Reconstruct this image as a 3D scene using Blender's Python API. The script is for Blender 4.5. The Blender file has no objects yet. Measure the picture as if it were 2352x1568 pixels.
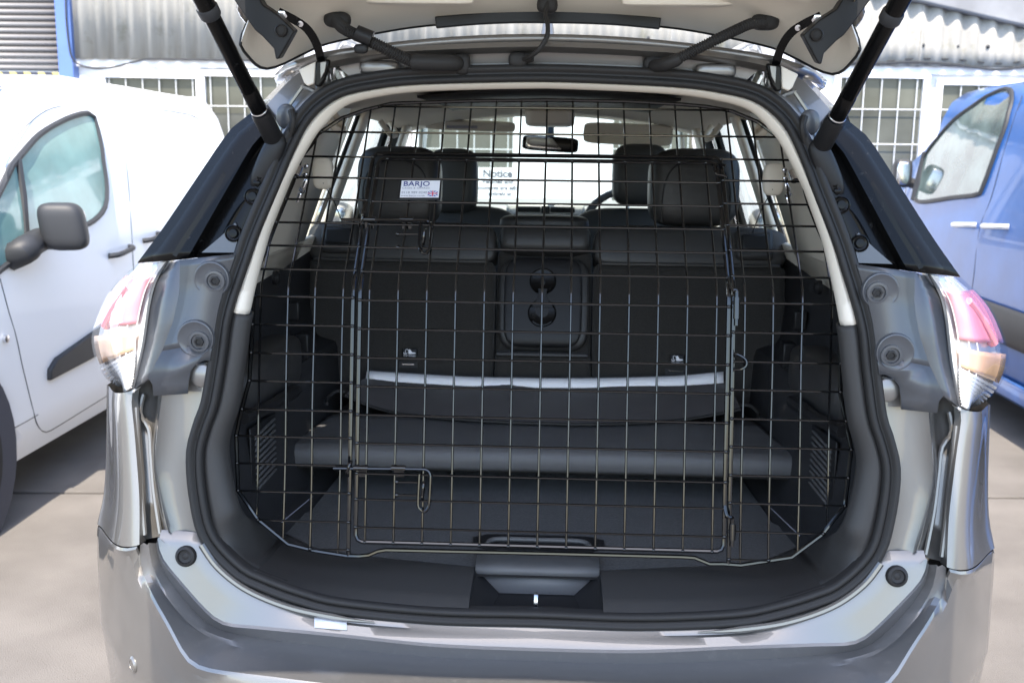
import bpy, bmesh, math, random
from mathutils import Vector, Matrix
random.seed(11)
SC = bpy.context.scene
COL = SC.collection
# ------------------------------------------------------------------ camera
F = 2364.0                     # focal length in photo units (photo measured 2352 wide)
YAW, PIT, ROL = [math.radians(a) for a in (2.254, 10.658, 0.7105)]
CP = Vector((0.0186, -1.784, 1.490))
_fw = Vector((-math.sin(YAW)*math.cos(PIT), math.cos(YAW)*math.cos(PIT), -math.sin(PIT)))
_rt = Vector((math.cos(YAW), math.sin(YAW), 0)); _up = _rt.cross(_fw)
RT = math.cos(ROL)*_rt + math.sin(ROL)*_up
UP = -math.sin(ROL)*_rt + math.cos(ROL)*_up
cam_d = bpy.data.cameras.new('camera'); cam = bpy.data.objects.new('camera', cam_d); COL.objects.link(cam)
cam_d.sensor_width = 36; cam_d.lens = F/2352*36; cam_d.clip_start = .05; cam_d.clip_end = 2000
cam_d.dof.use_dof = True; cam_d.dof.focus_distance = 1.9; cam_d.dof.aperture_fstop = 7.0
cam.matrix_world = Matrix(((RT.x, UP.x, -_fw.x, CP.x), (RT.y, UP.y, -_fw.y, CP.y), (RT.z, UP.z, -_fw.z, CP.z), (0, 0, 0, 1)))
SC.camera = cam
# ------------------------------------------------------------------ sky, sun, exposure
SUN_EL, SUN_AZ = math.radians(60), math.radians(2)      # sun behind the photographer's left shoulder
W = bpy.data.worlds.new('World'); SC.world = W; W.use_nodes = True
nt = W.node_tree; nt.nodes.clear()
sky = nt.nodes.new('ShaderNodeTexSky'); sky.sky_type = 'NISHITA'; sky.sun_disc = False
sky.sun_elevation = SUN_EL; sky.sun_rotation = math.pi + SUN_AZ; sky.air_density = 1.0; sky.dust_density = 1.2; sky.ozone_density = 1.0
bg = nt.nodes.new('ShaderNodeBackground'); bg.inputs[1].default_value = 0.15
wo = nt.nodes.new('ShaderNodeOutputWorld'); nt.links.new(sky.outputs[0], bg.inputs[0]); nt.links.new(bg.outputs[0], wo.inputs[0])
sd = bpy.data.lights.new('sun', 'SUN'); sd.energy = 3.0; sd.angle = math.radians(.53); sd.color = (1, .90, .77)
sun = bpy.data.objects.new('sun', sd); COL.objects.link(sun)
SUN_DIR = Vector((-math.sin(SUN_AZ)*math.cos(SUN_EL), -math.cos(SUN_AZ)*math.cos(SUN_EL), math.sin(SUN_EL)))  # towards the sun
sun.rotation_euler = (-SUN_DIR).to_track_quat('-Z', 'Y').to_euler(); sun.location = (-6, -6, 6)
SC.view_settings.view_transform = 'Standard'; SC.view_settings.look = 'None'; SC.view_settings.gamma = 1
SC.view_settings.exposure = 1.95
SC.view_settings.use_curve_mapping = False
# ------------------------------------------------------------------ measuring helpers: a photo measurement meets a real plane or surface
def ray(px, py): return _fw + RT*((px-1176)/F) + UP*((784-py)/F)
def at(px, py, Y): d = ray(px, py); return CP + d*((Y-CP.y)/d.y)
def atz(px, py, z): d = ray(px, py); return CP + d*((z-CP.z)/d.z)
def atx(px, py, X): d = ray(px, py); return CP + d*((X-CP.x)/d.x)
def on(px, py, fn):
    Y = fn(-.5, 1.1)
    for _ in range(30):
        p = at(px, py, Y); Y = .5*Y + .5*fn(p.x, p.z)
    return at(px, py, Y)
def onx(px, py, fn):
    X = fn(1.0)
    for _ in range(30):
        p = atx(px, py, X); X = .5*X + .5*fn(p.z)
    return atx(px, py, X)
def lerp(x, tab):
    if x <= tab[0][0]: return tab[0][1]
    for (a, b), (c, d) in zip(tab, tab[1:]):
        if x <= c: return b + (d-b)*(x-a)/(c-a)
    return tab[-1][1]
def mir(p): return Vector((-p[0], p[1], p[2]))
def crs(pts, n, closed=False):
    """smooth curve through points, resampled to n points evenly along it"""
    P = [Vector(p) for p in pts]; m = len(P); out = []
    segs = m if closed else m-1
    for i in range(segs):
        if closed: a, b, c, d = P[i-1], P[i], P[(i+1) % m], P[(i+2) % m]
        else: a, b, c, d = P[max(i-1, 0)], P[i], P[i+1], P[min(i+2, m-1)]
        for k in range(12):
            t = k/12
            out.append(.5*((2*b)+(c-a)*t+(2*a-5*b+4*c-d)*t*t+(3*b-a-3*c+d)*t**3))
    out.append(P[0].copy() if closed else P[-1].copy())
    return resamp(out, n+1 if closed else n)[:n]
def resamp(out, n):
    out = [Vector(p) for p in out]
    L = [0]
    for a, b in zip(out, out[1:]): L.append(L[-1]+(b-a).length)
    res = []; j = 0
    for k in range(n):
        s = L[-1]*k/(n-1)
        while j < len(L)-2 and L[j+1] < s: j += 1
        d = L[j+1]-L[j]; t = 0 if d < 1e-12 else (s-L[j])/d
        res.append(out[j].lerp(out[j+1], max(0, min(1, t))))
    return res
# ------------------------------------------------------------------ mesh builder
class MB:
    def __init__(s): s.v = []; s.f = []
    def grid(s, rows, closed=False):
        n = len(rows[0]); b = len(s.v)
        for r in rows: s.v += [tuple(p) for p in r]
        for i in range(len(rows)-1):
            for j in range(n if closed else n-1):
                k = (j+1) % n
                s.f.append((b+i*n+j, b+i*n+k, b+(i+1)*n+k, b+(i+1)*n+j))
        return s
    def poly(s, pts):
        b = len(s.v); s.v += [tuple(p) for p in pts]; s.f.append(tuple(range(b, b+len(pts)))); return s
    def prism(s, pts, vec):
        vec = Vector(vec); b = len(s.v); n = len(pts)
        s.v += [tuple(p) for p in pts] + [tuple(Vector(p)+vec) for p in pts]
        s.f.append(tuple(range(b, b+n))); s.f.append(tuple(range(b+2*n-1, b+n-1, -1)))
        for i in range(n): s.f.append((b+i, b+(i+1) % n, b+n+(i+1) % n, b+n+i))
        return s
    def box(s, c, d, M=None):
        b = len(s.v)
        for z in (-1, 1):
            for x, y in ((-1, -1), (1, -1), (1, 1), (-1, 1)):
                p = Vector((x*d[0]/2, y*d[1]/2, z*d[2]/2))
                if M: p = M @ p
                s.v.append(tuple(p+Vector(c)))
        for q in ((3, 2, 1, 0), (4, 5, 6, 7), (0, 1, 5, 4), (1, 2, 6, 5), (2, 3, 7, 6), (3, 0, 4, 7)): s.f.append(tuple(b+i for i in q))
        return s
    def tube(s, path, r, n=8, closed=False):
        P = [Vector(p) for p in path]; m = len(P); rows = []
        ref = None
        for i in range(m):
            if closed: t = P[(i+1) % m]-P[i-1]
            else: t = P[min(i+1, m-1)]-P[max(i-1, 0)]
            t.normalize()
            if ref is None:
                ref = Vector((0, 0, 1)) if abs(t.z) < .9 else Vector((1, 0, 0))
            ref = (ref - t*ref.dot(t)); ref.normalize(); bn = t.cross(ref)
            rr = r[i] if isinstance(r, (list, tuple)) else r
            rows.append([P[i]+(ref*math.cos(2*math.pi*k/n)+bn*math.sin(2*math.pi*k/n))*rr for k in range(n)])
        b = len(s.v)
        for q in rows: s.v += [tuple(p) for p in q]
        for i in range(m if closed else m-1):
            i2 = (i+1) % m
            for k in range(n):
                k2 = (k+1) % n
                s.f.append((b+i*n+k, b+i*n+k2, b+i2*n+k2, b+i2*n+k))
        if not closed:
            s.f.append(tuple(b+k for k in range(n-1, -1, -1))); s.f.append(tuple(b+(m-1)*n+k for k in range(n)))
        return s
    def sweep(s, path, prof, D=(0, -1, 0), closed=False, cen=None):
        """profile (n,b): n across the path (away from cen), b along D"""
        P = [Vector(p) for p in path]; D = Vector(D).normalized(); m = len(P); rows = []
        for i in range(m):
            t = (P[(i+1) % m]-P[i-1]) if closed else (P[min(i+1, m-1)]-P[max(i-1, 0)])
            t.normalize(); N = t.cross(D); N.normalize()
            if cen is not None and N.dot(P[i]-Vector(cen)) < 0: N = -N
            rows.append([P[i]+N*a+D*b for a, b in prof])
        n = len(prof); b0 = len(s.v)
        for q in rows: s.v += [tuple(p) for p in q]
        for i in range(m if closed else m-1):
            i2 = (i+1) % m
            for k in range(n):
                k2 = (k+1) % n
                s.f.append((b0+i*n+k, b0+i*n+k2, b0+i2*n+k2, b0+i2*n+k))
        if not closed:
            s.f.append(tuple(b0+k for k in range(n))); s.f.append(tuple(b0+(m-1)*n+k for k in range(n)))
        return s
    def lathe(s, c, ax, prof, n=20):
        c = Vector(c); ax = Vector(ax).normalized()
        u = ax.cross(Vector((0, 0, 1)) if abs(ax.z) < .9 else Vector((1, 0, 0))); u.normalize(); w = ax.cross(u)
        b = len(s.v)
        for r, h in prof:
            for k in range(n):
                a = 2*math.pi*k/n; s.v.append(tuple(c+ax*h+(u*math.cos(a)+w*math.sin(a))*r))
        for i in range(len(prof)-1):
            for k in range(n):
                k2 = (k+1) % n; s.f.append((b+i*n+k, b+i*n+k2, b+(i+1)*n+k2, b+(i+1)*n+k))
        if prof[0][0] > 1e-6: s.f.append(tuple(b+k for k in range(n-1, -1, -1)))
        if prof[-1][0] > 1e-6: s.f.append(tuple(b+(len(prof)-1)*n+k for k in range(n)))
        return s
    def ball(s, c, d, e=.5, M=None, nu=20, nv=12, e2=None):
        """soft box: half sizes d, e<1 squarer"""
        e2 = e if e2 is None else e2
        pw = lambda x, k: math.copysign(abs(x)**k, x)
        b = len(s.v)
        for j in range(nv+1):
            ph = -math.pi/2 + math.pi*j/nv
            for i in range(nu):
                th = 2*math.pi*i/nu
                p = Vector((d[0]*pw(math.cos(ph), e2)*pw(math.cos(th), e), d[1]*pw(math.cos(ph), e2)*pw(math.sin(th), e), d[2]*pw(math.sin(ph), e2)))
                if M: p = M @ p
                s.v.append(tuple(p+Vector(c)))
        for j in range(nv):
            for i in range(nu):
                k = (i+1) % nu
                s.f.append((b+j*nu+i, b+j*nu+k, b+(j+1)*nu+k, b+(j+1)*nu+i))
        return s
    def mirror(s):
        n = len(s.v); s.v += [(-x, y, z) for x, y, z in s.v]; s.f += [tuple(n+i for i in reversed(f)) for f in s.f]; return s
    def flip(s): s.v = [(-x, y, z) for x, y, z in s.v]; s.f = [tuple(reversed(f)) for f in s.f]; return s
    def copyflip(s): m = MB(); m.v = list(s.v); m.f = list(s.f); return m.flip()
    def build(s, name, mat, parent=None, solid=0, bevel=0, ang=38, label=None, off=0, seg=2, kind=None, merge=True):
        me = bpy.data.meshes.new(name); me.from_pydata(s.v, [], s.f)
        bm = bmesh.new(); bm.from_mesh(me)
        if merge: bmesh.ops.remove_doubles(bm, verts=bm.verts, dist=1e-5)
        bmesh.ops.recalc_face_normals(bm, faces=bm.faces); bm.to_mesh(me); bm.free()
        me.polygons.foreach_set('use_smooth', [True]*len(me.polygons)); me.set_sharp_from_angle(angle=math.radians(ang))
        me.materials.append(mat)
        return link(name, me, parent, solid, bevel, label, off, seg, kind)
ORG = {}
def link(name, me, parent=None, solid=0, bevel=0, label=None, off=0, seg=2, kind=None):
    o = bpy.data.objects.new(name, me); COL.objects.link(o)
    if parent is not None:
        o.parent = parent
        if parent.type == 'EMPTY': o.matrix_parent_inverse = Matrix.Translation(-Vector(ORG[parent.name]))
    if solid:
        m = o.modifiers.new('solid', 'SOLIDIFY'); m.thickness = solid; m.offset = off
    if bevel:
        m = o.modifiers.new('bevel', 'BEVEL'); m.width = bevel; m.segments = seg; m.limit_method = 'ANGLE'; m.angle_limit = math.radians(40)
    if label: o['label'] = label
    if kind: o['kind'] = kind
    return o
def thing(name, label, cat, loc, group=None):
    o = bpy.data.objects.new(name, None); COL.objects.link(o); o.location = loc; o.empty_display_size = .1; ORG[o.name] = loc
    o['label'] = label; o['category'] = cat
    if group: o['group'] = group
    return o
def tag(o, label, cat, group=None):
    o['label'] = label; o['category'] = cat
    if group: o['group'] = group
    return o
def both(mb, name, mat, parent, **k):
    a = mb.build(name, mat, parent, **k); b = mb.copyflip().build(name, mat, parent, **k); return a, b
def cut(o, mb):
    """cut a hole through an object and keep the result as its mesh"""
    c = mb.build('cutter', o.data.materials[0])
    m = o.modifiers.new('cut', 'BOOLEAN'); m.object = c; m.operation = 'DIFFERENCE'; m.solver = 'EXACT'
    dg = bpy.context.evaluated_depsgraph_get(); dg.update()
    me = bpy.data.meshes.new_from_object(o.evaluated_get(dg))
    if len(me.polygons) > 3:
        o.modifiers.clear(); o.data = me; wn = o.modifiers.new('normals', 'WEIGHTED_NORMAL'); wn.keep_sharp = True
        me.polygons.foreach_set('use_smooth', [True]*len(me.polygons)); me.set_sharp_from_angle(angle=math.radians(38))
    else: o.modifiers.remove(m)
    cm = c.data; bpy.data.objects.remove(c); bpy.data.meshes.remove(cm)
def text_mesh(lines, size, mat, org, ux, uy, bold=0.0, align='LEFT', ext=0.0004, spacing=1.0):
    """lines of text laid out from org along ux (right) and -uy (down), one mesh builder"""
    mb = MB(); ux = Vector(ux).normalized(); uy = Vector(uy).normalized(); un = ux.cross(uy)
    for (txt, x, y, sz) in lines:
        cu = bpy.data.curves.new('lettering', 'FONT'); cu.body = txt; cu.size = sz; cu.align_x = align; cu.offset = bold*sz; cu.space_character = spacing; cu.resolution_u = 3
        o = bpy.data.objects.new('lettering', cu); COL.objects.link(o)
        dg = bpy.context.evaluated_depsgraph_get(); dg.update()
        me = bpy.data.meshes.new_from_object(o.evaluated_get(dg)); b = len(mb.v)
        for v in me.vertices: mb.v.append(tuple(Vector(org)+ux*(x+v.co.x)+uy*(y+v.co.y)+un*ext))
        for p in me.polygons: mb.f.append(tuple(b+i for i in p.vertices))
        bpy.data.objects.remove(o); bpy.data.meshes.remove(me); bpy.data.curves.remove(cu)
    return mb
def hit(o, px, py):
    """where the sight line through a photo point meets a built surface"""
    from mathutils.bvhtree import BVHTree
    t = BVHTree.FromPolygons([v.co for v in o.data.vertices], [p.vertices for p in o.data.polygons])
    l, n, i, d = t.ray_cast(CP, ray(px, py)); n = n if n.dot(ray(px, py)) < 0 else -n
    return l, n
# ------------------------------------------------------------------ materials
MATS = {}
def mat(name, col, rough=.5, metal=0, spec=.5, coat=0, bump=None, vary=None, trans=0, ior=1.45, sheen=0, flake=0, coatr=.03, dirt=None):
    m = bpy.data.materials.new(name); m.use_nodes = True; t = m.node_tree; p = t.nodes['Principled BSDF']; MATS[name] = m
    p.inputs['Base Color'].default_value = (*col, 1); p.inputs['Roughness'].default_value = rough; p.inputs['Metallic'].default_value = metal
    p.inputs['Specular IOR Level'].default_value = spec; p.inputs['Coat Weight'].default_value = coat; p.inputs['Coat Roughness'].default_value = coatr
    p.inputs['Transmission Weight'].default_value = trans; p.inputs['IOR'].default_value = ior; p.inputs['Sheen Weight'].default_value = sheen
    tc = t.nodes.new('ShaderNodeTexCoord'); L = t.links.new
    cur = None
    if vary:        # (scale, amount, detail[, stretch])
        n = t.nodes.new('ShaderNodeTexNoise'); n.inputs['Scale'].default_value = vary[0]; n.inputs['Detail'].default_value = vary[2] if len(vary) > 2 else 4
        src = tc.outputs['Object']
        if len(vary) > 3:
            mp = t.nodes.new('ShaderNodeMapping'); mp.inputs['Scale'].default_value = vary[3]; L(src, mp.inputs[0]); src = mp.outputs[0]
        L(src, n.inputs['Vector'])
        r = t.nodes.new('ShaderNodeMapRange'); r.inputs[1].default_value = .3; r.inputs[2].default_value = .7
        r.inputs[3].default_value = 1-vary[1]; r.inputs[4].default_value = 1+vary[1]; L(n.outputs[0], r.inputs[0])
        mx = t.nodes.new('ShaderNodeVectorMath'); mx.operation = 'SCALE'; mx.inputs[0].default_value = col; L(r.outputs[0], mx.inputs['Scale']); cur = mx.outputs[0]
    if dirt:        # (scale, lo, hi, colour, roughness)
        n = t.nodes.new('ShaderNodeTexNoise'); n.inputs['Scale'].default_value = dirt[0]; n.inputs['Detail'].default_value = 8; n.inputs['Roughness'].default_value = .65; L(tc.outputs['Object'], n.inputs['Vector'])
        r = t.nodes.new('ShaderNodeMapRange'); r.inputs[1].default_value = dirt[1]; r.inputs[2].default_value = dirt[2]; L(n.outputs[0], r.inputs[0])
        mx = t.nodes.new('ShaderNodeMix'); mx.data_type = 'RGBA'; L(r.outputs[0], mx.inputs[0])
        if cur: L(cur, mx.inputs[6])
        else: mx.inputs[6].default_value = (*col, 1)
        mx.inputs[7].default_value = (*dirt[3], 1); cur = mx.outputs[2]
        rr = t.nodes.new('ShaderNodeMapRange'); rr.inputs[3].default_value = rough; rr.inputs[4].default_value = dirt[4]; L(r.outputs[0], rr.inputs[0]); L(rr.outputs[0], p.inputs['Roughness'])
    if cur: L(cur, p.inputs['Base Color'])
    if flake:
        v = t.nodes.new('ShaderNodeTexVoronoi'); v.inputs['Scale'].default_value = 900; L(tc.outputs['Object'], v.inputs['Vector'])
        b = t.nodes.new('ShaderNodeBump'); b.inputs['Strength'].default_value = flake; b.inputs['Distance'].default_value = .0006; L(v.outputs['Distance'], b.inputs['Height']); L(b.outputs[0], p.inputs['Normal'])
    if bump:        # (scale, strength, distance[, 'voronoi'])
        if len(bump) > 3: n = t.nodes.new('ShaderNodeTexVoronoi'); o = n.outputs['Distance']
        else: n = t.nodes.new('ShaderNodeTexNoise'); n.inputs['Detail'].default_value = 5; o = n.outputs[0]
        n.inputs['Scale'].default_value = bump[0]; L(tc.outputs['Object'], n.inputs['Vector'])
        b = t.nodes.new('ShaderNodeBump'); b.inputs['Strength'].default_value = bump[1]; b.inputs['Distance'].default_value = bump[2]; L(o, b.inputs['Height']); L(b.outputs[0], p.inputs['Normal'])
    return m
def glass(name, tint, refl=1.0, rough=0.0):
    """thin pane: tinted see-through plus a mirror reflection that grows at grazing angles"""
    m = bpy.data.materials.new(name); m.use_nodes = True; t = m.node_tree; t.nodes.clear(); MATS[name] = m
    o = t.nodes.new('ShaderNodeOutputMaterial'); mx = t.nodes.new('ShaderNodeMixShader'); fr = t.nodes.new('ShaderNodeFresnel'); fr.inputs[0].default_value = 1.5
    tr = t.nodes.new('ShaderNodeBsdfTransparent'); tr.inputs[0].default_value = (*tint, 1); gl = t.nodes.new('ShaderNodeBsdfGlossy'); gl.inputs['Roughness'].default_value = rough
    ge = t.nodes.new('ShaderNodeNewGeometry'); mi = t.nodes.new('ShaderNodeMapRange'); mi.inputs[3].default_value = 1.5; mi.inputs[4].default_value = 1/1.5; t.links.new(ge.outputs['Backfacing'], mi.inputs[0]); t.links.new(mi.outputs[0], fr.inputs[0])
    ml = t.nodes.new('ShaderNodeMath'); ml.operation = 'MULTIPLY'; ml.inputs[1].default_value = refl; t.links.new(fr.outputs[0], ml.inputs[0])
    t.links.new(ml.outputs[0], mx.inputs[0]); t.links.new(tr.outputs[0], mx.inputs[1]); t.links.new(gl.outputs[0], mx.inputs[2]); t.links.new(mx.outputs[0], o.inputs[0])
    return m
paint = mat('silver_grey_paint', (.205, .197, .186), .40, .7, coat=1, coatr=.03, flake=.15)
paint_d = mat('scuffed_shaded_silver_paint', (.17, .168, .167), .45, .6, coat=.5, flake=.2, dirt=(55, .55, .74, (.21, .205, .20), .6), coatr=.15)  # body paint darkened to hold the step's shade; paler flecks are scuffs
housing_m = mat('grey_moulded_plastic', (.066, .07, .078), .35, .1, coat=.6, coatr=.2, bump=(700, .1, .0004))
rubber = mat('black_rubber', (.024, .023, .0225), .55, spec=.35, bump=(420, .12, .0005))
blk = mat('black_textured_plastic', (.038, .0365, .0355), .46, spec=.45, bump=(900, .35, .0006, 'v'))
blk_s = mat('smooth_black_plastic', (.014, .014, .015), .42, spec=.35, bump=(300, .05, .0005))
gloss_blk = mat('gloss_black_trim', (.004, .004, .0042), .20, spec=.2, dirt=(60, .62, .8, (.03, .03, .03), .4))
wire_m = mat('black_powder_coat', (.005, .005, .0055), .12, coat=.5, coatr=.05, bump=(260, .05, .0003))
carpet = mat('charcoal_carpet', (.042, .0395, .0375), .95, spec=.15, bump=(480, .9, .002), vary=(260, .45, 2), sheen=.15)
seat_carpet = mat('dark_seat_back_carpet', (.037, .035, .0325), .95, spec=.12, bump=(520, .5, .0012), vary=(300, .16, 3), sheen=.12)
leather = mat('black_leather', (.035, .034, .033), .42, bump=(330, .3, .0008, 'v'))
cream = mat('cream_plastic', (.78, .72, .62), .45, bump=(800, .12, .0004))
liner = mat('cream_headlining', (.72, .66, .57), .9, spec=.2, bump=(600, .4, .0008))
grey_vinyl = mat('grey_vinyl', (.088, .087, .088), .45, bump=(650, .35, .0008, 'v'), dirt=(7, .5, .8, (.10, .10, .102), .6))
cloth_m = mat('black_woven_cloth', (.052, .048, .049), .9, spec=.2, bump=(700, .5, .0008), sheen=.2)
white_pl = mat('white_plastic', (.88, .88, .90), .4)
zinc = mat('bright_zinc', (.70, .70, .72), .22, 1.0)
chrome = mat('chrome', (.75, .75, .76), .10, 1.0)
satin = mat('satin_silver_plastic', (.72, .72, .72), .35, .3)
win_glass = glass('clear_glass', (.70, .80, .775), 1.0)
side_glass = glass('tinted_side_glass', (.62, .68, .68), 1.2)
lens_m = glass('clear_lamp_lens', (.97, .97, .97), .8)
red_m = mat('red_lamp_plastic', (.80, .27, .32), .22, coat=1)
amber_m = mat('amber_lamp_plastic', (.88, .54, .30), .22, coat=1)
clear_m = mat('silvered_lamp_reflector', (.84, .84, .85), .25, .25, coat=1)
white_paint = mat('white_van_paint', (.86, .87, .88), .5, coat=.3, coatr=.1)
blue_paint = mat('blue_van_paint', (.016, .10, .33), .4, .1, coat=.45, vary=(5, .12, 3))
van_glass = mat('misted_teal_van_glass', (.20, .345, .32), .16, coat=.7, vary=(3, .25, 4))
cab_glass = glass('van_cab_glass', (.66, .74, .72), 1.0)
van_glass2 = mat('grey_green_van_glass', (.10, .135, .125), .05, coat=.6, vary=(3.5, .6, 6))
van_blk = mat('dark_grey_bumper_plastic', (.030, .032, .036), .55, bump=(500, .3, .0008))
tyre_m = mat('tyre_rubber', (.020, .020, .021), .8, vary=(40, .25))
rim_m = mat('silver_wheel', (.55, .56, .57), .3, .8)
concrete = mat('worn_concrete', (.146, .136, .127), .85, spec=.3, bump=(240, 1, .004), vary=(2.6, .2, 10), dirt=(95, .60, .70, (.12, .105, .095), .9))
earth = mat('far_concrete', (.146, .136, .127), .9, vary=(.6, .2, 8))
corr = mat('weathered_cement_sheet', (.34, .33, .305), .85, spec=.25, bump=(60, .35, .003), vary=(7, .14, 8, (1, 1, .16)), dirt=(5, .56, .78, (.20, .195, .15), .9))
white_wall = mat('white_painted_wall', (.80, .80, .79), .6, vary=(3, .04, 5))
white_frame = mat('white_window_frame', (.82, .82, .83), .35)
bar_m = mat('white_bar_paint', (.72, .73, .74), .5)
pane_m = mat('dark_window_glass', (.075, .078, .066), .06, spec=.5, vary=(1.5, .5, 5))
shutter_m = mat('grey_shutter_slat', (.27, .26, .255), .45, .4, vary=(2, .06))
blue_post = mat('blue_painted_steel', (.10, .17, .40), .45, vary=(4, .1))
flash_m = mat('grey_lead_flashing', (.20, .205, .215), .7, vary=(3, .25, 7))
yellow = mat('yellow_hazard_paint', (.62, .50, .16), .6); dark_pr = mat('dark_print', (.045, .05, .07), .6)
label_w = mat('white_label', (.82, .82, .86), .45); label_blue = mat('navy_print', (.05, .06, .24), .5); label_red = mat('red_print', (.60, .03, .10), .5); label_mid = mat('grey_print', (.30, .30, .36), .5)
brick = None
# ================================================================== ground
gb = MB(); gb.box((0, 0, -.13), (900, 900, .2)); ground = gb.build('ground', earth, kind='structure')
JA = math.radians(3.45); JU = Vector((math.cos(JA), math.sin(JA), 0)); JV = Vector((-math.sin(JA), math.cos(JA), 0)); JO = Vector((-2.167, 2.388, 0))
SW, SL = 5.2, 4.6
slab_me = None
for i in range(-3, 4):
    for j in range(-4, 3):
        c = JO + JU*(i*SW + 1.2 + SW/2 - SW) + JV*(j*SL + SL/2)
        if slab_me is None:
            m = MB(); m.box((0, 0, -.0145), (SW-.026, SL-.030, .029))
            o = m.build('concrete_slab', concrete, ground, bevel=.004, seg=1); slab_me = o.data
        else: 
            o = link('concrete_slab', slab_me, ground, bevel=.004, seg=1)
        o.location = (c.x, c.y, random.uniform(-.002, .001)); o.rotation_euler = (0, 0, JA)
leaf = MB(); q = atz(302, 1000, .004)
leaf.grid([[q+Vector((-.05+.01*k, (-.018+.012*r)*(1-abs(k-5)/6), .004*math.sin(k*.9+r))) for k in range(11)] for r in range(4)])
tag(leaf.build('fallen_leaf', mat('brown_leaf', (.10, .075, .05), .8), solid=.001), 'small brown leaf lying on the concrete beside the white van', 'leaf')
# ================================================================== workshop building behind
YW = 7.2
B = thing('workshop_building', 'white workshop with corrugated sheet cladding and barred windows behind the cars', 'building', (0, YW, 0))
zc = at(155, 136, YW).z
m = MB(); m.box((1.5, YW+.15, 1.07), (19, .30, 2.14+.12)); m.build('wall', white_wall, B)
m = MB(); m.box((0, YW+.45, 3.6), (22, .2, 7.2)); m.build('rear_wall', flash_m, B)
P1, P2 = at(2111, 6, YW-.1), at(2352, 62, YW-.1); sl = (P2.z-P1.z)/(P2.x-P1.x)
def verge(x): return min(5.2, P1.z + sl*(x-P1.x))
x0 = at(158, 60, YW).x; pit_ = .146; wS = pit_*7
for k in range(12):
    xa = x0 + k*wS; m = MB(); cols = 7*8+1; rows = []
    if verge(xa+wS) < zc+.05: break
    for t in (0, .34, .67, 1):
        rows.append([(xa+pit_*i/8, YW-.055-.021*math.cos(2*math.pi*i/8)-.004*(k % 2)-.02*(1-t), (zc+random.uniform(-.004, .004) if t == 0 else zc+(verge(xa+pit_*i/8)-zc)*t)) for i in range(cols)])
    m.grid(rows); sh = m.build('corrugated_sheet', corr, B, solid=.007)
bolt = MB(); bolt.lathe((0, 0, 0), (0, -1, 0), [(.016, -.02), (.016, .004), (.010, .006), (.009, .014), (0, .016)], 10)
bme = None
for px, py in ((1327, 86), (1490, 88), (2120, 105), (2199, 107), (1160, 84), (2270, 108)):
    q = at(px, py, YW-.083)
    if bme is None: o = bolt.build('sheet_bolt', van_blk, B); bme = o.data; o.location = q-Vector((0, YW, 0))+Vector((0, YW, 0))
    else: o = link('sheet_bolt', bme, B); o.location = q
m = MB(); a = Vector((P1.x-4.0, YW-.13, verge(P1.x-4.0) if False else P1.z-sl*4.0)); b = Vector((P1.x+3.2, YW-.13, P1.z+sl*3.2))
m.prism([a, b, b+Vector((0, 0, .30)), a+Vector((0, 0, .30))], (0, .25, 0)); m.build('roof_verge', flash_m, B, bevel=.02)
m = MB(); za, zb = at(600, 158, YW).z, at(600, 139, YW).z
m.box(((x0+9)/2, YW-.02, (za+zb)/2), (9-x0, .05, zb-za)); m.build('fascia_board', white_frame, B, bevel=.006)
m = MB(); m.box(((x0+9)/2, YW-.03, zb+.012), (9-x0, .02, .02)); m.build('dark_gap_strip', van_blk, B)
# windows
def window(pxa, pxb, ytop, zbot, vspace=.145, hs=(.275, .55, .825), y_ref=None):
    A, Bq = at(pxa, ytop, YW-.02), at(pxb, ytop, YW-.02); zt = A.z; xa, xb = A.x, Bq.x; w = .05
    m = MB()
    for c, d in ((((xa+xb)/2, zt+w/2), (xb-xa+2*w, w)), (((xa+xb)/2, zbot-w/2), (xb-xa+2*w, w))): m.box((c[0], YW-.03, c[1]), (d[0], .06, d[1]))
    for x in (xa-w/2, xb+w/2): m.box((x, YW-.031, (zt+zbot)/2), (w, .058, zt-zbot))
    fr = m.build('window', white_frame, B, bevel=.005)
    m = MB(); m.box(((xa+xb)/2, YW-.008, (zt+zbot)/2), (xb-xa, .012, zt-zbot)); m.build('pane', pane_m, fr)
    n = max(1, int((xb-xa)/vspace)); off = ((xb-xa)-n*vspace)/2
    for k in range(n+1):
        x = xa+off+k*vspace
        if x-xa < .01 or xb-x < .01: continue
        m = MB(); m.tube([(x, YW-.045, zbot), (x, YW-.045, zt)], .0036, 6); m.build('security_bar', bar_m, fr)
    for h in hs:
        if zt-h > zbot: m = MB(); m.tube([(xa, YW-.052, zt-h), (xb, YW-.052, zt-h)], .0036, 6); m.build('security_bar', bar_m, fr)
window(245, 452, 179, 1.0, hs=(.25, .53, .81)); window(472, 690, 175, 1.0, hs=(.25, .53, .81))
window(962, 1180, 190, at(1100, 386, YW).z)
window(1412, 1600, 190, 1.0)
window(1930, 2120, 179, 1.0, hs=(.255, .54, .82)); window(2163, 2330, 196, 1.0, hs=(.20, .48, .76))
# door seen through the windscreen
A, Bq = at(1192, 300, YW), at(1404, 300, YW)
m = MB(); m.box(((A.x+Bq.x)/2, YW-.03, 1.02), (Bq.x-A.x, .06, 2.04)); dr = m.build('door', white_frame, B, bevel=.01)
m = MB(); m.tube([(Bq.x-.09, YW-.062, 1.0), (Bq.x-.09, YW-.10, 1.0), (Bq.x-.2, YW-.10, 1.0)], .010, 8); m.build('handle', zinc, dr)
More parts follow.
